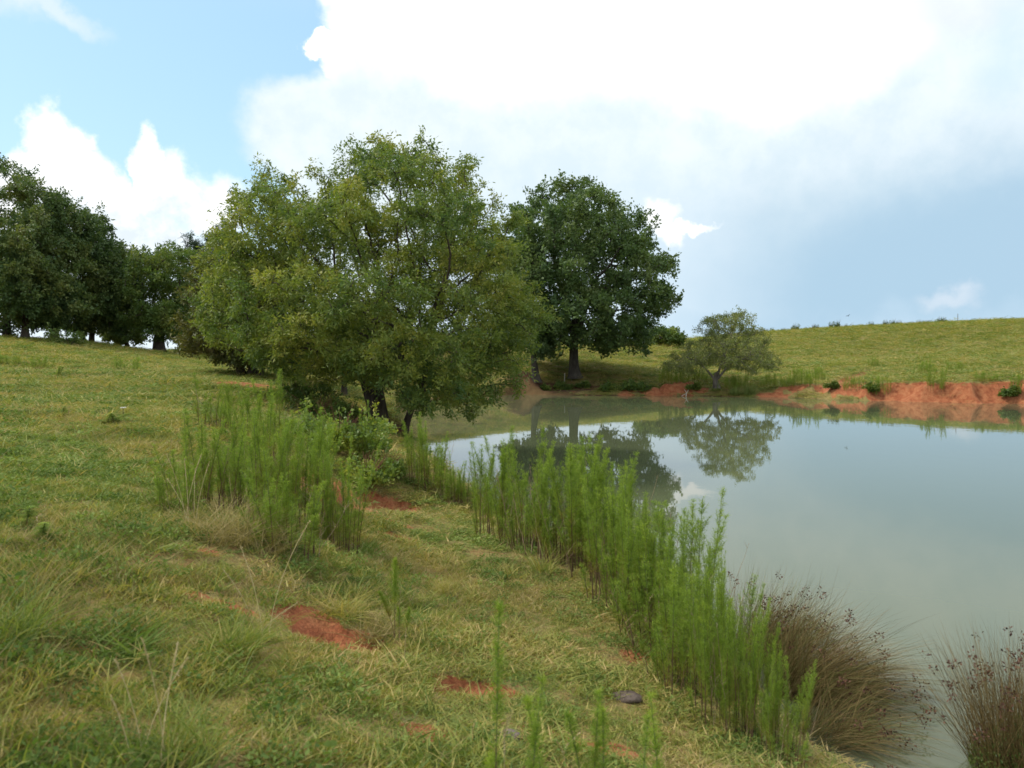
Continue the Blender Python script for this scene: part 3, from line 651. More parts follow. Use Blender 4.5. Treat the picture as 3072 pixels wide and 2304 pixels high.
def build_grass():
    pc = bpy.data.collections.new('grass_kinds')
    kinds = []
    def add(me):
        o = bpy.data.objects.new(me.name, me); pc.objects.link(o); kinds.append(o)
    add(tuft('k0', 56, .095, .022, .060, .0046, 12, 70, GRASS))
    add(tuft('k1', 52, .095, .018, .048, .0055, 20, 78, GRASS))
    add(tuft('k2', 34, .08, .04, .10, .0042, 5, 55, GRASS, seg=4, sag=.6))
    add(tuft('k3', 40, .09, .02, .05, .006, 35, 80, WEED))
    add(tuft('k4', 26, .08, .03, .09, .003, 10, 60, STRAW, seg=4, sag=.7))
    # small broad leaves
    n = 90; a = rng.random(n) * 2 * math.pi; r = .09 * np.sqrt(rng.random(n)); b = np.stack([r * np.cos(a), r * np.sin(a), .008 + .035 * rng.random(n)], -1)
    me = leaves_mesh('k5', b, unit(rdir(n, 35, 95)), .010 + .014 * rng.random(n), .007 + .007 * rng.random(n), rng.random(n)); me.materials.append(WEED); add(me)
    add(tuft('k6', 22, .06, .07, .14, .006, 15, 60, GRASS, seg=5, sag=.8))
    # positions
    Np = 620000; az = np.radians(rng.uniform(-43, 43, Np)); u = rng.random(Np)
    # radius density ~ r * rho(r), rho = 1 below 7 m then (7/r)^1.75
    rr = np.geomspace(1.0, 230, 4000); rho = np.where(rr < 7, 1, (7 / rr) ** 1.72); cdf = np.concatenate([[0], np.cumsum((rr * rho)[1:] * np.diff(rr))]); cdf /= cdf[-1]
    keepn = 250000
    r = np.interp(rng.random(keepn), cdf, rr); az = az[:keepn]
    X, Y = r * np.sin(az), r * np.cos(az)
    h, clay, soil, s = fields(X, Y)
    k = (s > .03) & (rng.random(keepn) > np.clip(clay * 2.6 - .15, 0, .96)) & (rng.random(keepn) > np.clip((soil - .3) * 1.6, 0, .93))
    X, Y, h, r, s, clay = X[k], Y[k], h[k], r[k], s[k], clay[k]; n = len(X)
    e = .08
    fine = fbm(X * 5.5, Y * 5.5, o=3, seed=71); zn = fbm(X * .8, Y * .8, o=3, seed=51); zw = fbm(X * 1.4 + 9, Y * 1.4, o=3, seed=57); bench = 0
    pk = rng.random(n); idx = np.where(pk < .36, 0, np.where(pk < .72, 1, np.where(pk < .86, 2, np.where(pk < .90, 5, np.where(pk < .93, 3, 0)))))
    idx = np.where((zw > .16) & (rng.random(n) < .45), np.where(rng.random(n) < .5, 3, 5), idx)
    idx = np.where((zn > .12) & (rng.random(n) < .30), 4, idx)
    idx = np.where((zn < -.34) & (rng.random(n) < .12), 6, idx)
    idx = np.where(rng.random(n) < .03, 4, idx); idx = np.where(rng.random(n) < .006, 6, idx)
    g = np.maximum(1, r / 7); base = (.75 + .6 * rng.random(n)) * (1 + 1.1 * np.clip(fine, -.45, .6) * (r < 25))
    sc = np.stack([base * g ** .86, base * g ** .86, base * g ** .22 * (.8 + .5 * rng.random(n)) * (1 + .5 * np.clip(zn, -.5, .8)) * (.55 + .30 * sstep(1.2, 3.2, s) + .25 * (r > 25)) * (1 - .6 * sstep(.02, .3, clay))], -1)
    me = mesh_np('grass', np.stack([X, Y, h], -1), [np.zeros((0, 3), int)])
    for nm, ty, v in (('rot', 'FLOAT_VECTOR', np.stack([rng.normal(size=n) * .12, rng.normal(size=n) * .12, rng.random(n) * 6.283], -1)), ('scl', 'FLOAT_VECTOR', sc)):
        a = me.attributes.new(nm, ty, 'POINT'); a.data.foreach_set('vector', v.astype(np.float32).ravel())
    a = me.attributes.new('idx', 'INT', 'POINT'); a.data.foreach_set('value', idx.astype(np.int32))
    o = link('grass', me); tag(o, kind='stuff')
    ng = bpy.data.node_groups.new('scatter_grass', 'GeometryNodeTree')
    ng.interface.new_socket('Geometry', in_out='INPUT', socket_type='NodeSocketGeometry'); ng.interface.new_socket('Geometry', in_out='OUTPUT', socket_type='NodeSocketGeometry')
    gi = ng.nodes.new('NodeGroupInput'); go = ng.nodes.new('NodeGroupOutput')
    ip = ng.nodes.new('GeometryNodeInstanceOnPoints'); ci = ng.nodes.new('GeometryNodeCollectionInfo'); ci.inputs['Collection'].default_value = pc
    ci.inputs['Separate Children'].default_value = True; ci.inputs['Reset Children'].default_value = True
    def na(nm, ty):
        q = ng.nodes.new('GeometryNodeInputNamedAttribute'); q.data_type = ty; q.inputs['Name'].default_value = nm; return q.outputs['Attribute']
    ng.links.new(gi.outputs[0], ip.inputs['Points']); ng.links.new(ci.outputs[0], ip.inputs['Instance']); ip.inputs['Pick Instance'].default_value = True
    ng.links.new(na('idx', 'INT'), ip.inputs['Instance Index']); ng.links.new(na('scl', 'FLOAT_VECTOR'), ip.inputs['Scale'])
    e2r = ng.nodes.new('FunctionNodeEulerToRotation'); ng.links.new(na('rot', 'FLOAT_VECTOR'), e2r.inputs[0]); ng.links.new(e2r.outputs[0], ip.inputs['Rotation'])
    ng.links.new(ip.outputs[0], go.inputs[0])
    md = o.modifiers.new('scatter', 'NODES'); md.node_group = ng

FEN = leafy('fennel_foliage', [(.0, (.25, .17, .05)), (.16, (.27, .26, .045)), (.34, (.225, .290, .042)), (.65, (.150, .240, .036)), (1, (.31, .39, .055))], .4, .6, .2, world=False, objrand=.22)
FST = leafy('fennel_stem', [(.0, (.11, .065, .040)), (.35, (.15, .105, .050)), (.6, (.12, .15, .05)), (1, (.16, .21, .06))], .0, .8, .2, world=False, objrand=.1)
DST = leafy('dry_stalks', [(.0, (.16, .10, .06)), (.5, (.30, .21, .13)), (1, (.42, .32, .21))], .0, .8, .15, world=False, objrand=.5)
def fennel_meshes(nst, spread, Hm, t0=.30, plume=.075, nodes=80, merge=False):
    """list of (stem mesh, foliage mesh), one pair for each stem of the plant"""
    out = []
    for i in range(nst):
        a = random.random() * 6.283; r = spread * math.sqrt(random.random()); b = np.array([r * math.cos(a), r * math.sin(a), -.03])
        hgt = Hm * (random.uniform(.30, .97) ** 1.15 if i else 1); lean = np.array([math.cos(a), math.sin(a), 0]) * random.uniform(0, .13) * (.3 + r / max(spread, .01)) + np.array([random.gauss(0, .06), random.gauss(0, .06), 0])
        T = np.linspace(0, 1, 13); c = b + np.outer(T * hgt, [0, 0, 1]) + np.outer(T ** 1.6 * hgt, lean); rad = .0052 * (1 - .8 * T) * (Hm / 1.6) ** .5 + .0012
        vs, qs = tubes(c[:-1], c[1:], rad[:-1], rad[1:], 4); rs = np.repeat(T[:-1] + random.uniform(-.08, .08), 4)
        Vf, Qf, Rf, o2 = [], [], [], 0
        tt = max(.02, t0 * random.uniform(.3, 1.15))
        def sprays(cc, d, Lb, col, kk, ll):
            """fine branchlets (d, Lb) with hair-like leaflets; cc start points"""
            nonlocal o2
            v, q, _ = ribbons(cc, d, Lb, np.full(len(cc), .0022), np.array([0, 0, .22]) * Lb[:, None], 2); Vf.append(v); Qf.append(q + o2); o2 += len(v); Rf.append(np.repeat(col, 2))
            s_ = np.tile(np.linspace(.1, 1, kk), len(cc)); ci = np.repeat(np.arange(len(cc)), kk)
            bb = cc[ci] + d[ci] * (Lb[ci] * s_)[:, None] + np.array([0, 0, .22]) * (Lb[ci] * s_ ** 2)[:, None]
            dd = unit(d[ci] * .8 + rng.normal(size=(len(ci), 3)) * .5); ml = (ll * (.5 + rng.random(len(ci))))[:, None]
            sv = unit(np.cross(dd, rng.normal(size=dd.shape))) * .0013
            v = np.stack([bb, bb + dd * ml * .5 + sv, bb + dd * ml, bb + dd * ml * .5 - sv], 1).reshape(-1, 3)
            Vf.append(v); Qf.append(np.arange(len(ci) * 4).reshape(-1, 4) + o2); o2 += len(v)
            Rf.append(np.clip(np.repeat(col, kk) + rng.normal(size=len(ci)) * .13 + .05, 0, 1))
        # short leafy branchlets on the stem, thinning into a spire
        m = int(nodes * hgt / 1.5); t = np.repeat(tt + (1 - tt) * np.sort(rng.random(m)) ** .85, 3); cc = np.stack([np.interp(t, T, c[:, j]) for j in range(3)], -1); rel = (t - tt) / (1 - tt)
        tone_ = random.uniform(-.14, .08)
        Lb = plume * (.5 + .5 * rng.random(len(t))) * (1.0 - .72 * rel ** 1.6); col = np.clip(.10 + .75 * rel ** .8 + tone_ + rng.normal(size=len(t)) * .10, 0, 1)
        sprays(cc, rdir(len(t), 22, 60), Lb, col, 5, .026)
        # longer side branches that carry their own plumes
        nb = int(round(19 * hgt / 1.5 * plume / .09)); tb = tt + (1 - tt) * rng.uniform(.12, .86, nb)
        for x in tb:
            o_ = np.array([np.interp(x, T, c[:, j]) for j in range(3)]); rl = (x - tt) / (1 - tt); Ls = hgt * random.uniform(.07, .19) * (1.15 - rl) * plume / .08
            dv = rdir(1, 16, 42)[0]; k = max(6, int(Ls / .009)); u_ = np.sort(rng.random(k)); pc = o_ + dv * (u_ * Ls)[:, None] + np.array([0, 0, .25]) * (u_ ** 2 * Ls)[:, None]
            e_ = np.array([o_ + dv * (w_ * Ls) + np.array([0, 0, .25]) * (w_ ** 2 * Ls) for w_ in (0, .5, 1)])
            v, q = tubes(e_[:-1], e_[1:], np.array([.0017, .0013]), np.array([.0013, .0008]), 3); Vf.append(v); Qf.append(q + o2); o2 += len(v); Rf.append(np.full(len(q), .3))
            sprays(pc, unit(dv * .8 + rng.normal(size=(k, 3)) * .45), .035 * (1.1 - .7 * u_) * (.6 + .7 * rng.random(k)), np.clip(.25 + .6 * rl + .15 * u_ + tone_ + rng.normal(size=k) * .1, 0, 1), 4, .022)
        out.append((vs, qs, rs, np.concatenate(Vf), np.concatenate(Qf), np.concatenate(Rf)))
    if not merge:                                                    # dry brown stalks of last year
        dead = []
        for i in range(max(1, nst // 3)):
            a = random.random() * 6.283; r = spread * 1.1 * math.sqrt(random.random()); hh = Hm * random.uniform(.3, .85); T = np.linspace(0, 1, 9); g = np.array([random.gauss(0, .14), random.gauss(0, .14), 1])
            c = np.array([r * math.cos(a), r * math.sin(a), -.03]) + np.outer(T * hh, g) + rng.normal(size=(9, 3)) * .006; rd = .0036 * (1 - .7 * T)
            V_, Q_ = [], []; v, q = tubes(c[:-1], c[1:], rd[:-1], rd[1:], 4); V_.append(v); Q_.append(q); oo = len(v)
            for j in range(7):
                w_ = random.uniform(.35, .98); p0 = np.array([np.interp(w_, T, c[:, z]) for z in range(3)]); p1 = p0 + rdir(1, 15, 60)[0] * random.uniform(.05, .16)
                v, q = tubes(p0[None], p1[None], np.array([.0016]), np.array([.0008]), 3); V_.append(v); Q_.append(q + oo); oo += len(v)
            md = mesh_np('dead_stem', np.concatenate(V_), [np.concatenate(Q_)], {'rnd': ('POINT', rng.random(oo))}); md.materials.append(DST); dead.append((md, None))
    if merge:
        A_, B_ = [], []; o1 = o2 = 0
        for vs, qs, rs, vf, qf, rf in out: A_.append((vs, qs + o1, rs)); o1 += len(vs); B_.append((vf, qf + o2, rf)); o2 += len(vf)
        V = np.concatenate([x[0] for x in A_] + [x[0] for x in B_]); Q1 = np.concatenate([x[1] for x in A_]); Q2 = np.concatenate([x[1] for x in B_]) + o1
        me = mesh_np('dog_fennel', V, [Q1, Q2], {'rnd': ('FACE', np.concatenate([x[2] for x in A_] + [x[2] for x in B_]))})
        me.materials.append(FST); me.materials.append(FEN); me.polygons.foreach_set('material_index', np.r_[np.zeros(len(Q1), np.int32), np.ones(len(Q2), np.int32)]); return me
    res = []
    for vs, qs, rs, vf, qf, rf in out:
        ms = mesh_np('stem', vs, [qs], {'rnd': ('FACE', rs)}); ms.materials.append(FST)
        mf = mesh_np('foliage', vf, [qf], {'rnd': ('FACE', rf)}); mf.materials.append(FEN); res.append((ms, mf))
    return res + dead
FG = 'dog fennel clumps on the banks'
def build_fennels():
    big = [fennel_meshes(n, sp, 1.6, t0=t0, plume=.094, nodes=72) for n, sp, t0 in [(16, .26, .22), (19, .32, .30), (11, .21, .16), (23, .36, .34), (17, .30, .38), (8, .15, .10), (3, .10, .25)]]
    big[6] = fennel_meshes(4, .11, 1.6, t0=.42, plume=.11, nodes=210)
    small = [fennel_meshes(n, sp, .9, t0=.08, plume=.066, nodes=140) for n, sp in [(1, .02), (2, .05), (3, .07), (4, .08)]]
    farm = [fennel_meshes(n, sp, 1.6, t0=.05, plume=.16, nodes=60, merge=True) for n, sp in [(9, .25), (12, .45), (16, .6), (22, .9)]]
    def put_f(meshes, x, y, z, hgt, H0, wide, label, rz, grp=FG):
        if not isinstance(meshes, list):
            t = link('dog_fennel', meshes, loc=(x, y, z)); tag(t, label, 'plant', grp); t.rotation_euler[2] = rz
        else:
            t = thing('dog_fennel', (x, y, z), label, 'plant', grp, rz)
            for ms, mf in meshes:
                a = link('stem' if mf else 'dead_stem', ms, parent=t)
                if mf: link('foliage', mf, parent=a)
        t.scale = (wide, wide, hgt / H0)
    L = [ # base px, py, top py, kind, width, label
     (215, 428, 374, 1, 1.0, 'farthest upright dog fennel clump on the meadow, its tops against mown grass'),
     (230, 414, 384, 5, .8, 'short dark dog fennel right behind the farthest meadow clump'),
     (201, 508, 412, 3, 1.15, 'bushy yellow-green dog fennel in the left of the meadow group'),
     (178, 514, 436, 0, .9, 'leftmost thin dog fennel of the meadow group'),
     (224, 500, 433, 4, 1.0, 'lower dog fennel just right of the leftmost bushy one'),
     (262, 523, 412, 3, 1.0, 'dog fennel clump in the middle of the meadow group'),
     (272, 546, 462, 1, .9, 'front dog fennel of the meadow group with dark stems showing'),
     (285, 556, 450, 0, 1.0, 'frontmost tall dog fennel of the meadow group above the beige seed stalk'),
     (293, 528, 413, 3, 1.0, 'tall dense dog fennel at the right of the meadow group'),
     (273, 470, 374, 3, 1.0, 'tallest dog fennel, standing at the back of the meadow group'),
     (334, 546, 442, 2, .8, 'thin dog fennel left of the pair in front of the clay bank'),
     (347, 553, 448, 5, .8, 'dark-stemmed dog fennel right of the pair in front of the clay bank'),
     (323, 520, 428, 2, .8, 'sparse dog fennel in front of the red clay bank'),
     (240, 442, 402, 4, .9, 'small dog fennel behind the bushy meadow group'),
     (305, 500, 420, 4, .9, 'dog fennel between the meadow group and the red clay bank'),
     (250, 488, 418, 0, 1.0, 'slender dog fennel at the rear left of the meadow group'),
     (367, 470, 405, 2, .8, 'thin greyish dog fennel in front of the willow oak trunk'),
     (400, 641, 552, 6, .62, 'two-stemmed bright green dog fennel alone in the middle of the grass'),
     (429, 488, 416, 3, 1.0, 'tall pale dog fennel on the shore right of the leaning trunk'),
     (452, 505, 455, 0, .9, 'short shore dog fennel below the tall pale one'),
     (461, 506, 462, 4, .8, 'lowest shore dog fennel next to the dark rush'),
     (441, 497, 440, 1, .8, 'medium dog fennel tucked behind the short shore ones'),
     (483, 524, 455, 2, .7, 'thin dog fennel standing at the left end of the shore row'),
     (505, 538, 432, 3, 1.0, 'first dense dog fennel of the shore row, with brown bare stems'),
     (518, 546, 428, 1, 1.0, 'tallest dog fennel at the left part of the shore row'),
     (533, 549, 444, 4, 1.0, 'shore row dog fennel over a patch of brown dead stems'),
     (554, 556, 452, 1, 1.0, 'shore row dog fennel with pale dead twigs in its middle'),
     (568, 562, 440, 3, 1.1, 'shore row dog fennel before the dense dark green one'),
     (584, 570, 438, 4, 1.2, 'dense dark green dog fennel in the middle of the shore row'),
     (600, 579, 452, 4, 1.1, 'dog fennel just right of the dense dark green one'),
     (614, 587, 440, 1, .9, 'tall pointed dog fennel rising against the oak reflection'),
     (626, 602, 470, 3, 1.0, 'dog fennel with yellow-green plumes right of the tall pointed one'),
     (638, 610, 474, 0, 1.0, 'airy dog fennel against the edge of the tree reflection'),
     (650, 620, 482, 3, 1.0, 'dog fennel where the shore row meets open water'),
     (658, 642, 502, 1, 1.0, 'dog fennel with exposed roots above the shore drop'),
     (672, 655, 512, 4, 1.0, 'broad dog fennel left of the pointed spire'),
     (688, 668, 494, 2, 1.0, 'pointed spire of dog fennel rising highest over the blank water'),
     (703, 682, 545, 3, 1.0, 'dog fennel between the pointed spire and the slim dark one'),
     (722, 696, 530, 5, .8, 'slim dark dog fennel in front of the brown rush seed heads'),
     (692, 694, 560, 1, .9, 'low yellow-green dog fennel in front of the pointed spire'),
     (722, 722, 575, 3, 1.0, 'dog fennel beside the big brown rush clump'),
     (742, 732, 585, 4, .9, 'yellowing dog fennel with dark bare lower stems near the clay spot'),
     (757, 742, 600, 0, .9, 'dog fennel at the left side of the big brown rush clump'),
     (772, 752, 640, 2, .8, 'short dog fennel near the water at the foot of the rush clump'),
     (786, 764, 665, 4, .8, 'lowest bright green dog fennel at the end of the shore row'),
     (672, 680, 590, 4, .8, 'small dog fennel at the grass edge below the broad one'),
    ]
    base = hits([(p[0], p[1]) for p in L])
    for (px, py, top, k, wd, lab), q in zip(L, base):
        h = (py - top) * q[1] / F * (1.06 if k != 6 else .95)
        put_f(big[k], q[0], q[1], q[2], h, 1.6, wd * (.80 + .32 * random.random()) * (.62 if px > 715 else 1) * (.6 + .4 * min(h / 1.3, 1.2)), lab, random.random() * 6.28)
    # young plants close to the camera (px of the stem, py of the tip, depth)
    for px, top, Y, k, lab in [(497, 600, 2.55, 2, 'tallest blurred young dog fennel close to the camera, cut by the bottom edge'), (523, 672, 2.6, 1, 'blurred young dog fennel right beside the tallest close one'),
                               (548, 690, 2.7, 0, 'single blurred fennel shoot right of the close pair'), (602, 682, 2.75, 3, 'blurred young dog fennel tuft at bottom centre'),
                               (668, 690, 2.9, 1, 'blurred young dog fennel at the bottom below the shore row'), (640, 722, 2.9, 0, 'short blurred fennel shoot at the bottom edge right of the tuft')]:
        q = P(px, top, Y); z = H(q[0], Y); put_f(small[k], q[0], Y, z, q[2] - z, .9, .8, lab, random.random() * 6.28, 'young dog fennels close to the camera')
    FB = 'small green weeds across the far bank'
    S2 = [(28, 532, 507, 2, 'small green weed low at the left edge of the meadow'), (44, 542, 520, 1, 'small green weed right of the one at the left edge'), (63, 418, 407, 2, 'small weed in the open left meadow'),
          (108, 424, 414, 3, 'dark-based low weed clump in the open left meadow'), (14, 366, 357, 3, 'small weed on the left slope below the grove edge'), (39, 370, 360, 2, 'small upright weed on the left slope'),
          (58, 378, 366, 3, 'dense small weed on the left slope'), (125, 371, 360, 2, 'small weed on the slope below the dark low oak'), (108, 392, 383, 2, 'little weed on the mown slope')]
    S3 = [(666, 386, 371, 3, 'dark green weed clump at the far shore right of the round oak'), (697, 382, 371, 3, 'weed clump left of the small sparse tree'), (728, 391, 378, 3, 'weed clump on the shore in front of the sparse tree'),
          (741, 389, 377, 2, 'weed clump just right of the sparse tree foot'), (773, 388, 376, 3, 'weed clump on the far shore between sparse tree and gully'), (787, 388, 379, 2, 'thin weed clump left of the tall far-shore clump'),
          (799, 388, 373, 3, 'tall wide fennel clump on the far shore left of the gully'), (812, 389, 374, 1, 'far shore fennel beside the tall wide clump'), (818, 381, 370, 3, 'fennel on the slope just above the gully foot'),
          (924, 374, 363, 3, 'lone fennel clump on the open far slope'), (875, 367, 360, 2, 'small fennel at the top of the clay gully'), (935, 397, 378, 2, 'thin fennel growing in front of the clay bank'),
          (882, 396, 380, 3, 'fennel in a notch of the clay bank'), (956, 371, 364, 2, 'low weed on the far slope'), (988, 383, 375, 3, 'weed on the lip of the clay bank'), (1016, 393, 380, 2, 'rightmost weed on the clay bank'),
          (852, 392, 380, 3, 'weed before the left end of the clay bank'), (680, 388, 378, 2, 'low weed above the two red clay humps')]
    for Ls, g_ in ((S2, 'small weeds in the left meadow'), (S3, FB)):
        b = hits([(p[0], p[1]) for p in Ls])
        for (px, py, top, k, lab), q in zip(Ls, b):
            h = (py - top) * q[1] / F * (1 if q[1] < 30 else 1.45)
            ms = small[k] if q[1] < 30 else farm[k]; H0 = .9 if q[1] < 30 else 1.6
            put_f(ms, q[0], q[1], q[2], h, H0, 1.5 if q[1] < 30 else 1.0, lab, random.random() * 6.28, g_)

RUSH = leafy('rush_stems', [(.0, (.065, .044, .022)), (.3, (.155, .108, .046)), (.5, (.28, .205, .095)), (.62, (.10, .11, .035)), (.8, (.17, .19, .06)), (1, (.15, .21, .06))], .15, .8, .08, world=False)
RHEAD = leafy('rush_heads', [(.0, (.045, .02, .014)), (.6, (.10, .045, .03)), (1, (.15, .075, .045))], .0, .8, .2, world=False)
def rush(name, label, cat, loc, n, Lm, rad, lo, hi, lean, heads, sag=.5, wd=.0031, r0=0, r1=1, group=None, droop=.5, seg=7, hs=1.25):
    t = thing(name, loc, label, cat, group)
    a = rng.random(n) * 2 * math.pi; r = rad * np.sqrt(rng.random(n)); b = np.stack([r * np.cos(a), r * np.sin(a), np.full(n, -.04)], -1)
    d = rdir(n, lo, hi); d[:, :2] = d[:, :2] * .7 + b[:, :2] / max(rad, .01) * .3 * np.sin(math.radians(hi)); d = unit(d + np.array(lean) * (.3 + .9 * rng.random(n))[:, None])
    ln = Lm * (.55 + .45 * rng.random(n)); out = unit(d * [1, 1, 0]) * (np.linalg.norm(d[:, :2], axis=1)[:, None])
    bend = out * (ln * sag * rng.random(n))[:, None]; bend[:, 2] -= ln * droop * (np.linalg.norm(d[:, :2], axis=1)) * (.4 + .8 * rng.random(n))
    V, q, tips = ribbons(b, d, ln, np.full(n, wd), bend, seg)
    rn = r0 + (r1 - r0) * rng.random(n)
    me = mesh_np('stems', V, [q], {'rnd': ('FACE', np.repeat(rn, seg))}); me.materials.append(RUSH); link('stems', me, parent=t)
    if heads:
        k = rng.choice(n, heads, replace=False); tt = .72 + .2 * rng.random(heads)
        c = b[k] + d[k] * (ln[k] * tt)[:, None] + bend[k] * (tt ** 2)[:, None]
        m = 14; ci = np.repeat(np.arange(heads), m); off = rng.normal(size=(heads * m, 3)) * .009 * hs
        pts = c[ci] + off; me = leaves_mesh('seed_heads', pts, unit(off + rng.normal(size=off.shape) * .004), np.full(len(ci), .017 * hs), np.full(len(ci), .010 * hs), rng.random(len(ci)))
        me.materials.append(RHEAD); link('seed_heads', me, parent=t)
    return t
def build_rushes():
    def at(px, py): q = hits([(px, py)])[0]; return q
    q = at(786, 690); rush('rush_clump', 'big brown rush clump arching over the water, thick with dark seed heads', 'rush', (q[0] + .10, q[1] - .02, max(q[2], 0) - .02), 2500, 1.14, .27, 5, 56, (.95, -.22, 0), 60, sag=.45, droop=.95, r1=.72)
    q = at(745, 655); rush('rush_clump', 'upper brown rush with seed heads rising behind the fennels of the shore', 'rush', (q[0] + .1, q[1], max(q[2], 0) - .02), 1500, .98, .24, 5, 46, (.68, .05, 0), 60, sag=.35, droop=.6, r1=.9)
    q = at(815, 735); rush('rush_clump', 'drooping tan end of the rushes, hanging into the water at the bottom', 'rush', (q[0] + .06, q[1], max(q[2], 0) - .02), 800, .80, .20, 10, 60, (.85, -.35, 0), 35, sag=.5, droop=.85, r0=.1, r1=.75)
    y = 4.75; x = P(1012, 768, y)[0]; rush('rush_clump', 'upright spiky rush clump in the water at the lower right corner', 'rush', (x + .17, y, -.02), 2100, .98, .34, 2, 42, (0, .05, 0), 90, sag=.25, droop=.12, r0=.0, r1=.55)
    # green moss-like weed growing round its foot
    n = 5200; a = rng.random(n) * 6.283; r = .36 * np.sqrt(rng.random(n)); z = .38 * (1 - (r / .42) ** 2) * rng.random(n)
    me = leaves_mesh('water_weed', np.stack([r * np.cos(a), r * np.sin(a), z], -1), unit(rdir(n, 0, 110)), .015 + .02 * rng.random(n), .006 + .006 * rng.random(n), rng.random(n)); me.materials.append(LF_BUSH)
    o = link('water_weed', me, loc=(x + .12, y - .05, 0)); tag(o, 'yellow-green leafy weed growing through the foot of the corner rush clump', 'plant')
    q = at(476, 500); rush('rush_clump', 'small dark rush tuft at the water between two groups of fennel', 'rush', (q[0] + .15, q[1], max(q[2], 0)), 380, .75, .18, 5, 45, (.1, 0, 0), 30, r0=0, r1=1)
    q = at(751, 396.5); rush('rush_clump', 'dark round rush tuft on the far shore right of the sparse tree', 'rush', (q[0], q[1] + .3, max(q[2], .02)), 300, 1.1, .3, 5, 50, (0, 0, 0), 0, wd=.03, r0=.75, r1=1)
    q = at(736, 396.5); rush('rush_clump', 'smaller rush tuft on the far shore below the sparse tree', 'rush', (q[0], q[1] + .3, max(q[2], .02)), 220, .9, .3, 5, 50, (0, 0, 0), 0, wd=.03, r0=.8, r1=1)

def tussock(name, label, px, py, n, Lm, rad, mat, lo=5, hi=60, wd=.005, sag=.7, r0=0, r1=1, cat='grass clump'):
    q = hits([(px, py)])[0]; me = tuft(name, n, rad, Lm * .45, Lm, wd, lo, hi, mat, r0, r1, seg=5, sag=sag); o = link(name, me, loc=tuple(q)); tag(o, label, cat); return o
TAN = leafy('seed_stalks', [(.0, (.30, .24, .10)), (.5, (.46, .37, .19)), (1, (.60, .50, .30))], .1, .7, .2, world=False)
def stalks(label, base, tips, head=.10):
    """thin stalks with slim seed heads; base pixel and tip pixels give their place and height"""
    q = hits([base])[0]; t = thing('seed_grass', tuple(q), label, 'grass clump', None)
    Vs, Qs, off, hp, hd = [], [], 0, [], []
    for i, (tx, ty) in enumerate(tips):
        tp = P(tx, ty, q[1]) - q; tp[1] += random.uniform(-.1, .1); b = np.array([random.uniform(-.05, .05), random.uniform(-.05, .05), -.02])
        T = np.linspace(0, 1, 12)[:, None]; c = b + (tp - b) * T; c[:, :2] -= (tp - b)[:2] * (T * (1 - T)) * .8
        rr = np.full(12, .0017); v, qd = tubes(c[:-1], c[1:], rr[:-1] * 1.2, rr[1:], 4); Vs.append(v); Qs.append(qd + off); off += len(v)
        ax = c[-1] - c[-3]; ax = ax / np.linalg.norm(ax)
        m = 26; s = rng.random(m) * head; hp.append(c[-1] - ax * s[:, None]); hd.append(unit(ax + rng.normal(size=(m, 3)) * .30))
    me = mesh_np('stalks', np.concatenate(Vs), [np.concatenate(Qs)], {'rnd': ('POINT', rng.random(off))}); me.materials.append(TAN); link('stalks', me, parent=t)
    hp = np.concatenate(hp); hd = np.concatenate(hd); me = leaves_mesh('seed_heads', hp, hd, np.full(len(hp), .014), np.full(len(hp), .0045), rng.random(len(hp))); me.materials.append(TAN)
    link('seed_heads', me, parent=t); return t
def mound(n, rx, ry, rz, L, W, mat, lumps=9):
    """leafy low bush: ragged lobes of different size and single shoots sticking out"""
    lumps = lumps * 2; lc = np.stack([rng.uniform(-.8, .8, lumps) * rx, rng.uniform(-.8, .8, lumps) * ry, rng.uniform(.05, .8, lumps) * rz * rng.random(lumps) ** .4], -1); k = rng.integers(0, lumps, n)
    lr = rng.uniform(.14, .42, lumps)
    d = rdir(n, 0, 120); p = lc[k] + d * np.array([rx, ry, rz]) * (lr[k] * rng.random(n) ** .45)[:, None]
    m = int(n * .22); ns = max(4, lumps); sb = lc[rng.integers(0, lumps, ns)]; sd = rdir(ns, 0, 65) * np.array([rx, ry, rz]) * rng.uniform(.5, .95, ns)[:, None]
    j = rng.integers(0, ns, m); p[:m] = sb[j] + sd[j] * rng.random(m)[:, None] + rng.normal(size=(m, 3)) * L * .5
    p[:, 2] = np.abs(p[:, 2])
    return leaves_mesh('leaves', p, unit(d + rng.normal(size=d.shape) * .8), L * (.6 + .8 * rng.random(n)), W * (.6 + .8 * rng.random(n)), np.clip(.5 * rng.random(n) + .5 * rng.random(lumps)[k], 0, 1))
def canes(n, rx, ry, rz, r, mat_, droop=.4, k=8):
    Vs, Qs, off = [], [], 0
    for i in range(n):
        a = random.random() * 6.283; e = random.uniform(.2, 1.0); T = np.linspace(0, 1, k)[:, None]
        tip = np.array([math.cos(a) * rx * e, math.sin(a) * ry * e, rz * random.uniform(.5, 1.1)]); c = np.array([tip[0] * .15, tip[1] * .15, -.03]) * (1 - T) + tip * T
        c[:, 2] += (T * (1 - T))[:, 0] * rz * droop + rng.normal(size=k) * rz * .02
        rr = r * (1 - .7 * T[:, 0]); v, q = tubes(c[:-1], c[1:], rr[:-1], rr[1:], 4); Vs.append(v); Qs.append(q + off); off += len(v)
    return mesh_np('twigs', np.concatenate(Vs), [np.concatenate(Qs)])
LF_BRAM = leafy('bramble_leaves', [(.05, (.085, .14, .04)), (.4, (.17, .24, .05)), (.7, (.31, .33, .06)), (.9, (.48, .38, .08)), (1, (.42, .20, .08))], .35, .5, .35, nscale=2.2)
BK_RED = bark('bark_reddish', (.11, .045, .03), (.24, .12, .075), 10)
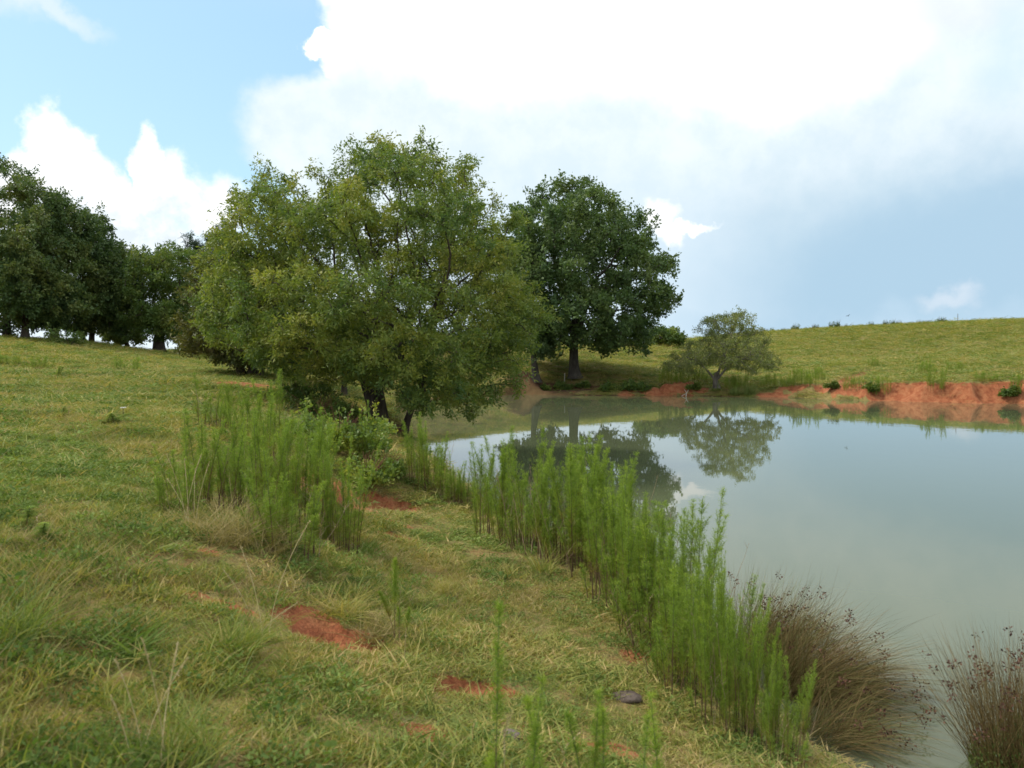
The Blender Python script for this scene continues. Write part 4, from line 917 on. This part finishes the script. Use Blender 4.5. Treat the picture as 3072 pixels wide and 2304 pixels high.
def rock(name, label, loc, sx, sy, sz, c1, c2, seed=0, cat='stone'):
    import bmesh
    bm = bmesh.new(); bmesh.ops.create_icosphere(bm, subdivisions=3, radius=1)
    co = np.array([v.co[:] for v in bm.verts]); f = 1 + .28 * fbm(co[:, 0] * 1.3 + seed, co[:, 1] * 1.3, co[:, 2] * 1.3, o=4, seed=seed + 3)
    for v, k in zip(bm.verts, f): v.co = (v.co.x * sx * k, v.co.y * sy * k, v.co.z * sz * k)
    for fc in bm.faces: fc.smooth = True
    me = bpy.data.meshes.new(name); bm.to_mesh(me); bm.free()
    o = link(name, me, bark('stone_' + str(seed), c1, c2, 8), loc=loc); tag(o, label, cat); return o
def build_small():
    # bramble thicket and bank growth at the foot of the willow oak
    for lab, px, py, rx, ry, rz, n, nm in [('tangled bramble thicket with yellowing leaves on the bank left of the willow oak trunk', 340, 448, .85, .8, .50, 7000, 'bramble_thicket'),
                                        ('lower bramble with pale round leaves hanging over the clay below the willow oak', 366, 482, .40, .5, .34, 3000, 'bramble_thicket'),
                                        ('leafy bush at the shore between the bramble and the leaning trunk', 384, 476, .30, .35, .28, 1600, 'bramble_thicket'),
                                        ('green bush on the bank behind the bramble at the left of the trunk', 318, 418, .9, .7, .45, 4500, 'bank_bush'),
                                        ('low leafy bush behind the meadow fennels near the trunk base', 300, 402, .9, .8, .55, 4200, 'bank_bush')]:
        q = hits([(px, py)])[0]; t = thing(nm, tuple(q), lab, 'bush')
        link('leaves', mound(n, rx, ry, rz, .055, .036, LF_BRAM, 12), LF_BRAM if nm[0:3] == 'bra' else LF_BUSH, t); link('canes', canes(46, rx, ry, rz * 1.25, .006, None), BK_RED, t)
    # exposed roots on the bank belong to the willow oak
    wo = bpy.data.objects['willow_oak']; Vs, Qs, off = [], [], 0
    for i in range(60):
        a = random.uniform(-1.9, .5); r = random.uniform(.35, 1.15); T = np.linspace(0, 1, 10)[:, None]; ox = random.uniform(-.1, .5)
        ex, ey = ox + math.cos(a) * r, math.sin(a) * r
        c = np.concatenate([ox + (ex - ox) * T, ey * T + rng.normal(size=(10, 1)) * .02, T * 0], 1)
        for j in range(10): c[j, 2] = max(H(c[j, 0] + wo.location[0], c[j, 1] + wo.location[1]), -.1) - wo.location[2] + .05 * math.sin(j) + (.12 * (1 - T[j, 0]))
        rr = .018 * random.uniform(.3, 1) * (1 - .7 * T[:, 0]); v, qd = tubes(c[:-1], c[1:], rr[:-1], rr[1:], 5); Vs.append(v); Qs.append(qd + off); off += len(v)
    link('roots', mesh_np('roots', np.concatenate(Vs), [np.concatenate(Qs)]), BK_RED, wo)
    # low shoreline bushes far away
    m1 = mound(900, .9, .6, .7, .20, .12, LF_BUSH, 6); c1 = canes(10, .8, .5, .8, .02, None)
    far = [(562, 390, 1.0, 'low dark bush on the far shore below the two oaks'), (584, 390, .8, 'little bush on the far shore under the round oak trunk'), (605, 391, .9, 'bright green low bush on the far shore right of the round oak'),
           (614, 391, .8, 'low bush touching the bright one on the far shore'), (628, 390, 1.1, 'wider low bush on the far shore beneath the right boughs of the oak'), (644, 391, .9, 'low bush just left of the red clay humps'),
           (694, 392, .8, 'green bush right beside the red clay hump'), (832, 393, .7, 'low bush at the waterline before the gully'), (1010, 398, .9, 'dark low bush at the foot of the clay bank, right edge'),
           (872, 396, .8, 'small bush at the foot of the clay bank'), (545, 391, .8, 'leftmost low bush on the far shore')]
    hb = hits([(a, b) for a, b, _, _ in far])
    for (px, py, s, lab), q in zip(far, hb):
        t = thing('shore_bush', tuple(q), lab, 'bush', 'low bushes along the far shore', random.random() * 6); link('leaves', m1, LF_BUSH, t); link('twigs', c1, BK_DARK, t); t.scale = (s, s, s * .75)
    q = hits([(69, 346)])[0]; t = thing('slope_bush', tuple(q), 'pale green low bush between trunks at the foot of the dark grove', 'bush'); link('leaves', mound(1200, 1.4, .8, .9, .16, .09, None), LF_PECAN, t); link('twigs', canes(10, 1.2, .6, .9, .02, None), BK_DARK, t)
    # row of shrubs on the skyline
    vs = [(mound(500, .95, .7, 1.0, .20, .10, None, 6), canes(26, 1.3, .8, 1.35, .022, None, .1)), (mound(220, 1.1, .7, 1.0, .20, .09, None, 5), canes(30, 1.5, .9, 1.3, .022, None, .0))]
    xs = [600, 622, 650, 720, 780, 803, 858, 905, 928, 1018, 1050, 1108, 1262, 1350, 1395, 1430, 1520, 1563, 1595, 1625, 1690, 1715]; hs = [16, 14, 18, 14, 20, 26, 12, 20, 20, 26, 30, 16, 20, 22, 22, 20, 12, 18, 14, 14, 24, 22]
    words = ['first', 'second', 'third', 'fourth', 'fifth', 'sixth', 'seventh', 'eighth', 'ninth', 'tenth', 'eleventh', 'twelfth', 'thirteenth', 'fourteenth', 'fifteenth', 'sixteenth', 'seventeenth', 'eighteenth', 'nineteenth', 'twentieth', 'twenty-first', 'last']
    def crest(px):
        d = ray(px, 361); Y = np.linspace(60, 260, 500); X = d[0] / d[1] * Y; h = fields(X, Y)[0]; a = (h - CZ) / Y; i = a.argmax(); return X[i], Y[i], h[i]
    for i, (x, hh) in enumerate(zip(xs, hs)):
        px = (2000 + .4846 * x) / 3; X, Y, z = crest(px); s = hh * .4846 / 3 * Y / F * 1.25
        t = thing('skyline_shrub', (X, Y, z - .1), words[i] + ' shrub from the left in the row along the right-hand hill crest', 'shrub', 'shrubs in a row on the hill crest', random.random() * 6)
        a, b = vs[i % 2 if hh < 22 else 0]; link('leaves', a, LF_DARK, t); link('twigs', b, BK_BROWN, t); t.scale = (s * .75, s * .75, s * 1.05)
    def post(label, X, Y, z, hgt, r, mat):
        v, q = tubes(np.array([[X * 0, 0, -.1], [0, 0, hgt * .93]]), np.array([[.02, 0, hgt * .93], [.02, 0, hgt]]), np.array([r, r * .85]), np.array([r * .85, r * .4]), 7)
        o = link('wooden_post', mesh_np('wooden_post', v, [q]), mat, loc=(X, Y, z)); tag(o, label, 'post')
    X, Y, z = crest(957); post('thin fence post standing alone on the skyline right of the shrub row', X, Y, z, 1.7, .06, BK_GREY)
    pale = bark('weathered_wood', (.42, .38, .33), (.6, .56, .5))
    q = hits([(564.5, 383)])[0]; post('pale thin stake at the left of the round oak trunk', q[0], q[1], q[2], .62, .035, pale)
    q = hits([(571.5, 381)])[0]; post('shorter pale stake in front of the round oak trunk', q[0], q[1], q[2], .5, .03, pale)
    q = hits([(686, 396.2)])[0]; V, Q = tubes(np.array([[0, 0, 0], [.05, 0, .22], [.05, 0, .22], [-.3, 0, 0]]), np.array([[.05, 0, .22], [.2, .1, .42], [-.12, 0, .45], [.05, 0, .2]]), np.array([.03, .022, .022, .02]), np.array([.022, .01, .01, .02]), 6)
    o = link('fallen_branch', mesh_np('fallen_branch', V, [Q]), pale, loc=(q[0], q[1], .02)); tag(o, 'small pale forked branch stuck at the waterline below the clay hump', 'branch')
    # white flower on its stalk in the left meadow
    q = hits([(123, 419)])[0]; hgt = 11 * q[1] / F; t = thing('white_flower', tuple(q), 'single small white flower head on a dark stalk in the left meadow', 'flower')
    v, qd = tubes(np.array([[0, 0, -.02]]), np.array([[.005, 0, hgt]]), np.array([.005]), np.array([.003]), 6); link('stalk', mesh_np('stalk', v, [qd]), BK_DARK, t)
    m = 16; a = np.arange(m) / m * 6.283; d = np.stack([np.cos(a), np.sin(a), np.full(m, .25)], -1)
    wm, wt_, wo_ = newmat('white_petals'); bb = N(wt_, 'ShaderNodeBsdfPrincipled'); bb.inputs['Base Color'].default_value = (.85, .85, .82, 1); wt_.links.new(bb.outputs[0], wo_.inputs[0])
    link('petals', leaves_mesh('petals', np.tile([.005, 0, hgt], (m, 1)), unit(d), np.full(m, .045), np.full(m, .02), np.zeros(m)), wm, t)
    # stones
    q = hits([(627, 700)])[0]; rock('field_stone', 'flat grey-brown stone lying in the grass near the shore fennels', (q[0], q[1], q[2] + .012), .095, .075, .028, (.07, .05, .04), (.15, .115, .095), 1)
    q = hits([(508, 738)])[0]; rock('field_stone', 'small greyish stone in the grass behind the blurred close fennel', (q[0], q[1], q[2] + .01), .06, .05, .03, (.14, .10, .09), (.24, .19, .18), 2)
    q = P(968, 764, 4.75); rock('field_stone', 'dark blue-grey stone at the foot of the corner rush clump', (q[0] - .02, 4.62, .02), .075, .06, .045, (.04, .045, .05), (.13, .14, .15), 3)
    rock('field_stone', 'smaller dark stone at the water left of the corner rush stone', (q[0] - .13, 4.72, .01), .05, .045, .03, (.04, .04, .045), (.12, .12, .13), 4)
    # tussocks and seed grass
    tussock('tussock', 'green grass tussock with fine upright blades, left of the foreground clay scar', 236, 655, 260, .34, .09, GRASS, 5, 55, .004)
    tussock('tussock', 'broad-bladed grass clump lying low in the left foreground', 112, 650, 150, .26, .16, WEED, 35, 80, .010, .4)
    tussock('tussock', 'dry tan tussock at the foot of the meadow fennels', 222, 540, 420, .48, .24, STRAW, 10, 65, .004)
    tussock('tussock', 'dry tan grass at the right foot of the meadow fennels', 260, 548, 300, .42, .22, STRAW, 10, 65, .004)
    tussock('tussock', 'arching grey-green tussock drooping over the foreground clay scar', 340, 616, 200, .34, .13, GRASS, 20, 75, .0045, .8, .5, 1)
    tussock('tussock', 'short brownish tussock beside the two-stemmed fennel', 372, 640, 160, .26, .10, STRAW, 15, 70, .004)
    tussock('tussock', 'small olive tussock alone on the path right of centre', 440, 594, 220, .22, .11, GRASS, 10, 65, .004, .6, .4, 1)
    tussock('tussock', 'green broad-bladed clump beside the red clay dip on the path', 362, 556, 160, .26, .15, WEED, 20, 75, .008, .5)
    tussock('tussock', 'pale grass tussock at the left edge of the foreground', 12, 640, 240, .34, .14, GRASS, 5, 60, .005)
    tussock('tussock', 'bunch of long grass at the bottom left among the tan seed stalks', 165, 765, 300, .34, .18, GRASS, 5, 60, .004)
    tussock('tussock', 'yellow-green bunch of long blades under the shore row stems', 545, 575, 90, .42, .10, GRASS, 5, 45, .006)
    tussock('tussock', 'leafy green weed at the root of the shore drop', 690, 650, 320, .22, .28, WEED, 5, 70, .008)
    tussock('tussock', 'dark green weed below the shore row by the broad fennel', 652, 648, 320, .22, .25, WEED, 5, 70, .008)
    stalks('tall tan seed stalks fanning up at the bottom left', (152, 775), [(181, 664), (146, 636), (104, 668), (168, 650), (120, 690)])
    stalks('thin beige seed stalks leaning right in front of the meadow fennels', (262, 640), [(306, 524), (236, 548), (228, 565), (300, 600)])
    stalks('dry straw-coloured stalks standing in the left of the meadow fennels', (192, 535), [(172, 452), (182, 460), (190, 470), (200, 455), (210, 462), (165, 480)])
    stalks('short pale seed stalks in the middle foreground', (288, 556), [(262, 530), (258, 545), (270, 518)])
    stalks('lone pale seed stalk left of the two-stemmed fennel', (404, 668), [(406, 630)])
    stalks('few thin stalks low at the bottom, right of the blurred fennels', (566, 765), [(556, 735), (580, 740)])
    # bird
    import bmesh
    D = 95.0; p = P(848, 316, D); bm = bmesh.new()
    prof = [(-.24, .004, .0), (-.17, .03, .0), (-.08, .055, .0), (.03, .06, .0), (.12, .04, .01), (.17, .035, .02), (.21, .025, .02), (.25, .003, .015)]; rings = []
    for x, r, z in prof: rings.append([bm.verts.new((x, r * math.cos(k * math.pi / 4), z + r * math.sin(k * math.pi / 4))) for k in range(8)])
    for a, b in zip(rings[:-1], rings[1:]):
        for k in range(8): bm.faces.new((a[k], a[(k + 1) % 8], b[(k + 1) % 8], b[k]))
    bm.faces.new(rings[0][::-1]); bm.faces.new(rings[-1])
    for s in (-1, 1):
        top = [(.10, 0, .03), (.13, .20, .14), (.06, .42, .20), (-.05, .56, .18), (-.04, .36, .16), (-.08, .18, .11), (-.07, 0, .02)]
        u = [bm.verts.new((x, s * y, z)) for x, y, z in top]; l = [bm.verts.new((x, s * y, z - .012)) for x, y, z in top]
        bm.faces.new(u); bm.faces.new(l[::-1])
        for k in range(7): bm.faces.new((u[k], l[k], l[(k + 1) % 7], u[(k + 1) % 7]))
    tl = [bm.verts.new(v) for v in ((-.2, -.02, .004), (-.2, .02, .004), (-.36, .06, 0), (-.36, -.06, 0))]; tb = [bm.verts.new((v.co.x, v.co.y, v.co.z - .01)) for v in tl]
    bm.faces.new(tl); bm.faces.new(tb[::-1])
    for k in range(4): bm.faces.new((tl[k], tb[k], tb[(k + 1) % 4], tl[(k + 1) % 4]))
    bmesh.ops.recalc_face_normals(bm, faces=bm.faces); me = bpy.data.meshes.new('bird'); bm.to_mesh(me); bm.free()
    o = link('bird', me, bark('dark_feathers', (.03, .028, .026), (.06, .055, .05)), loc=tuple(p)); o.rotation_euler = (R(20), R(-14), R(215)); o.scale = (.5, .5, .5); tag(o, 'tiny dark bird flying above the right-hand hill', 'bird')

build_trees()
build_small()
build_rushes()
build_fennels()
build_grass()
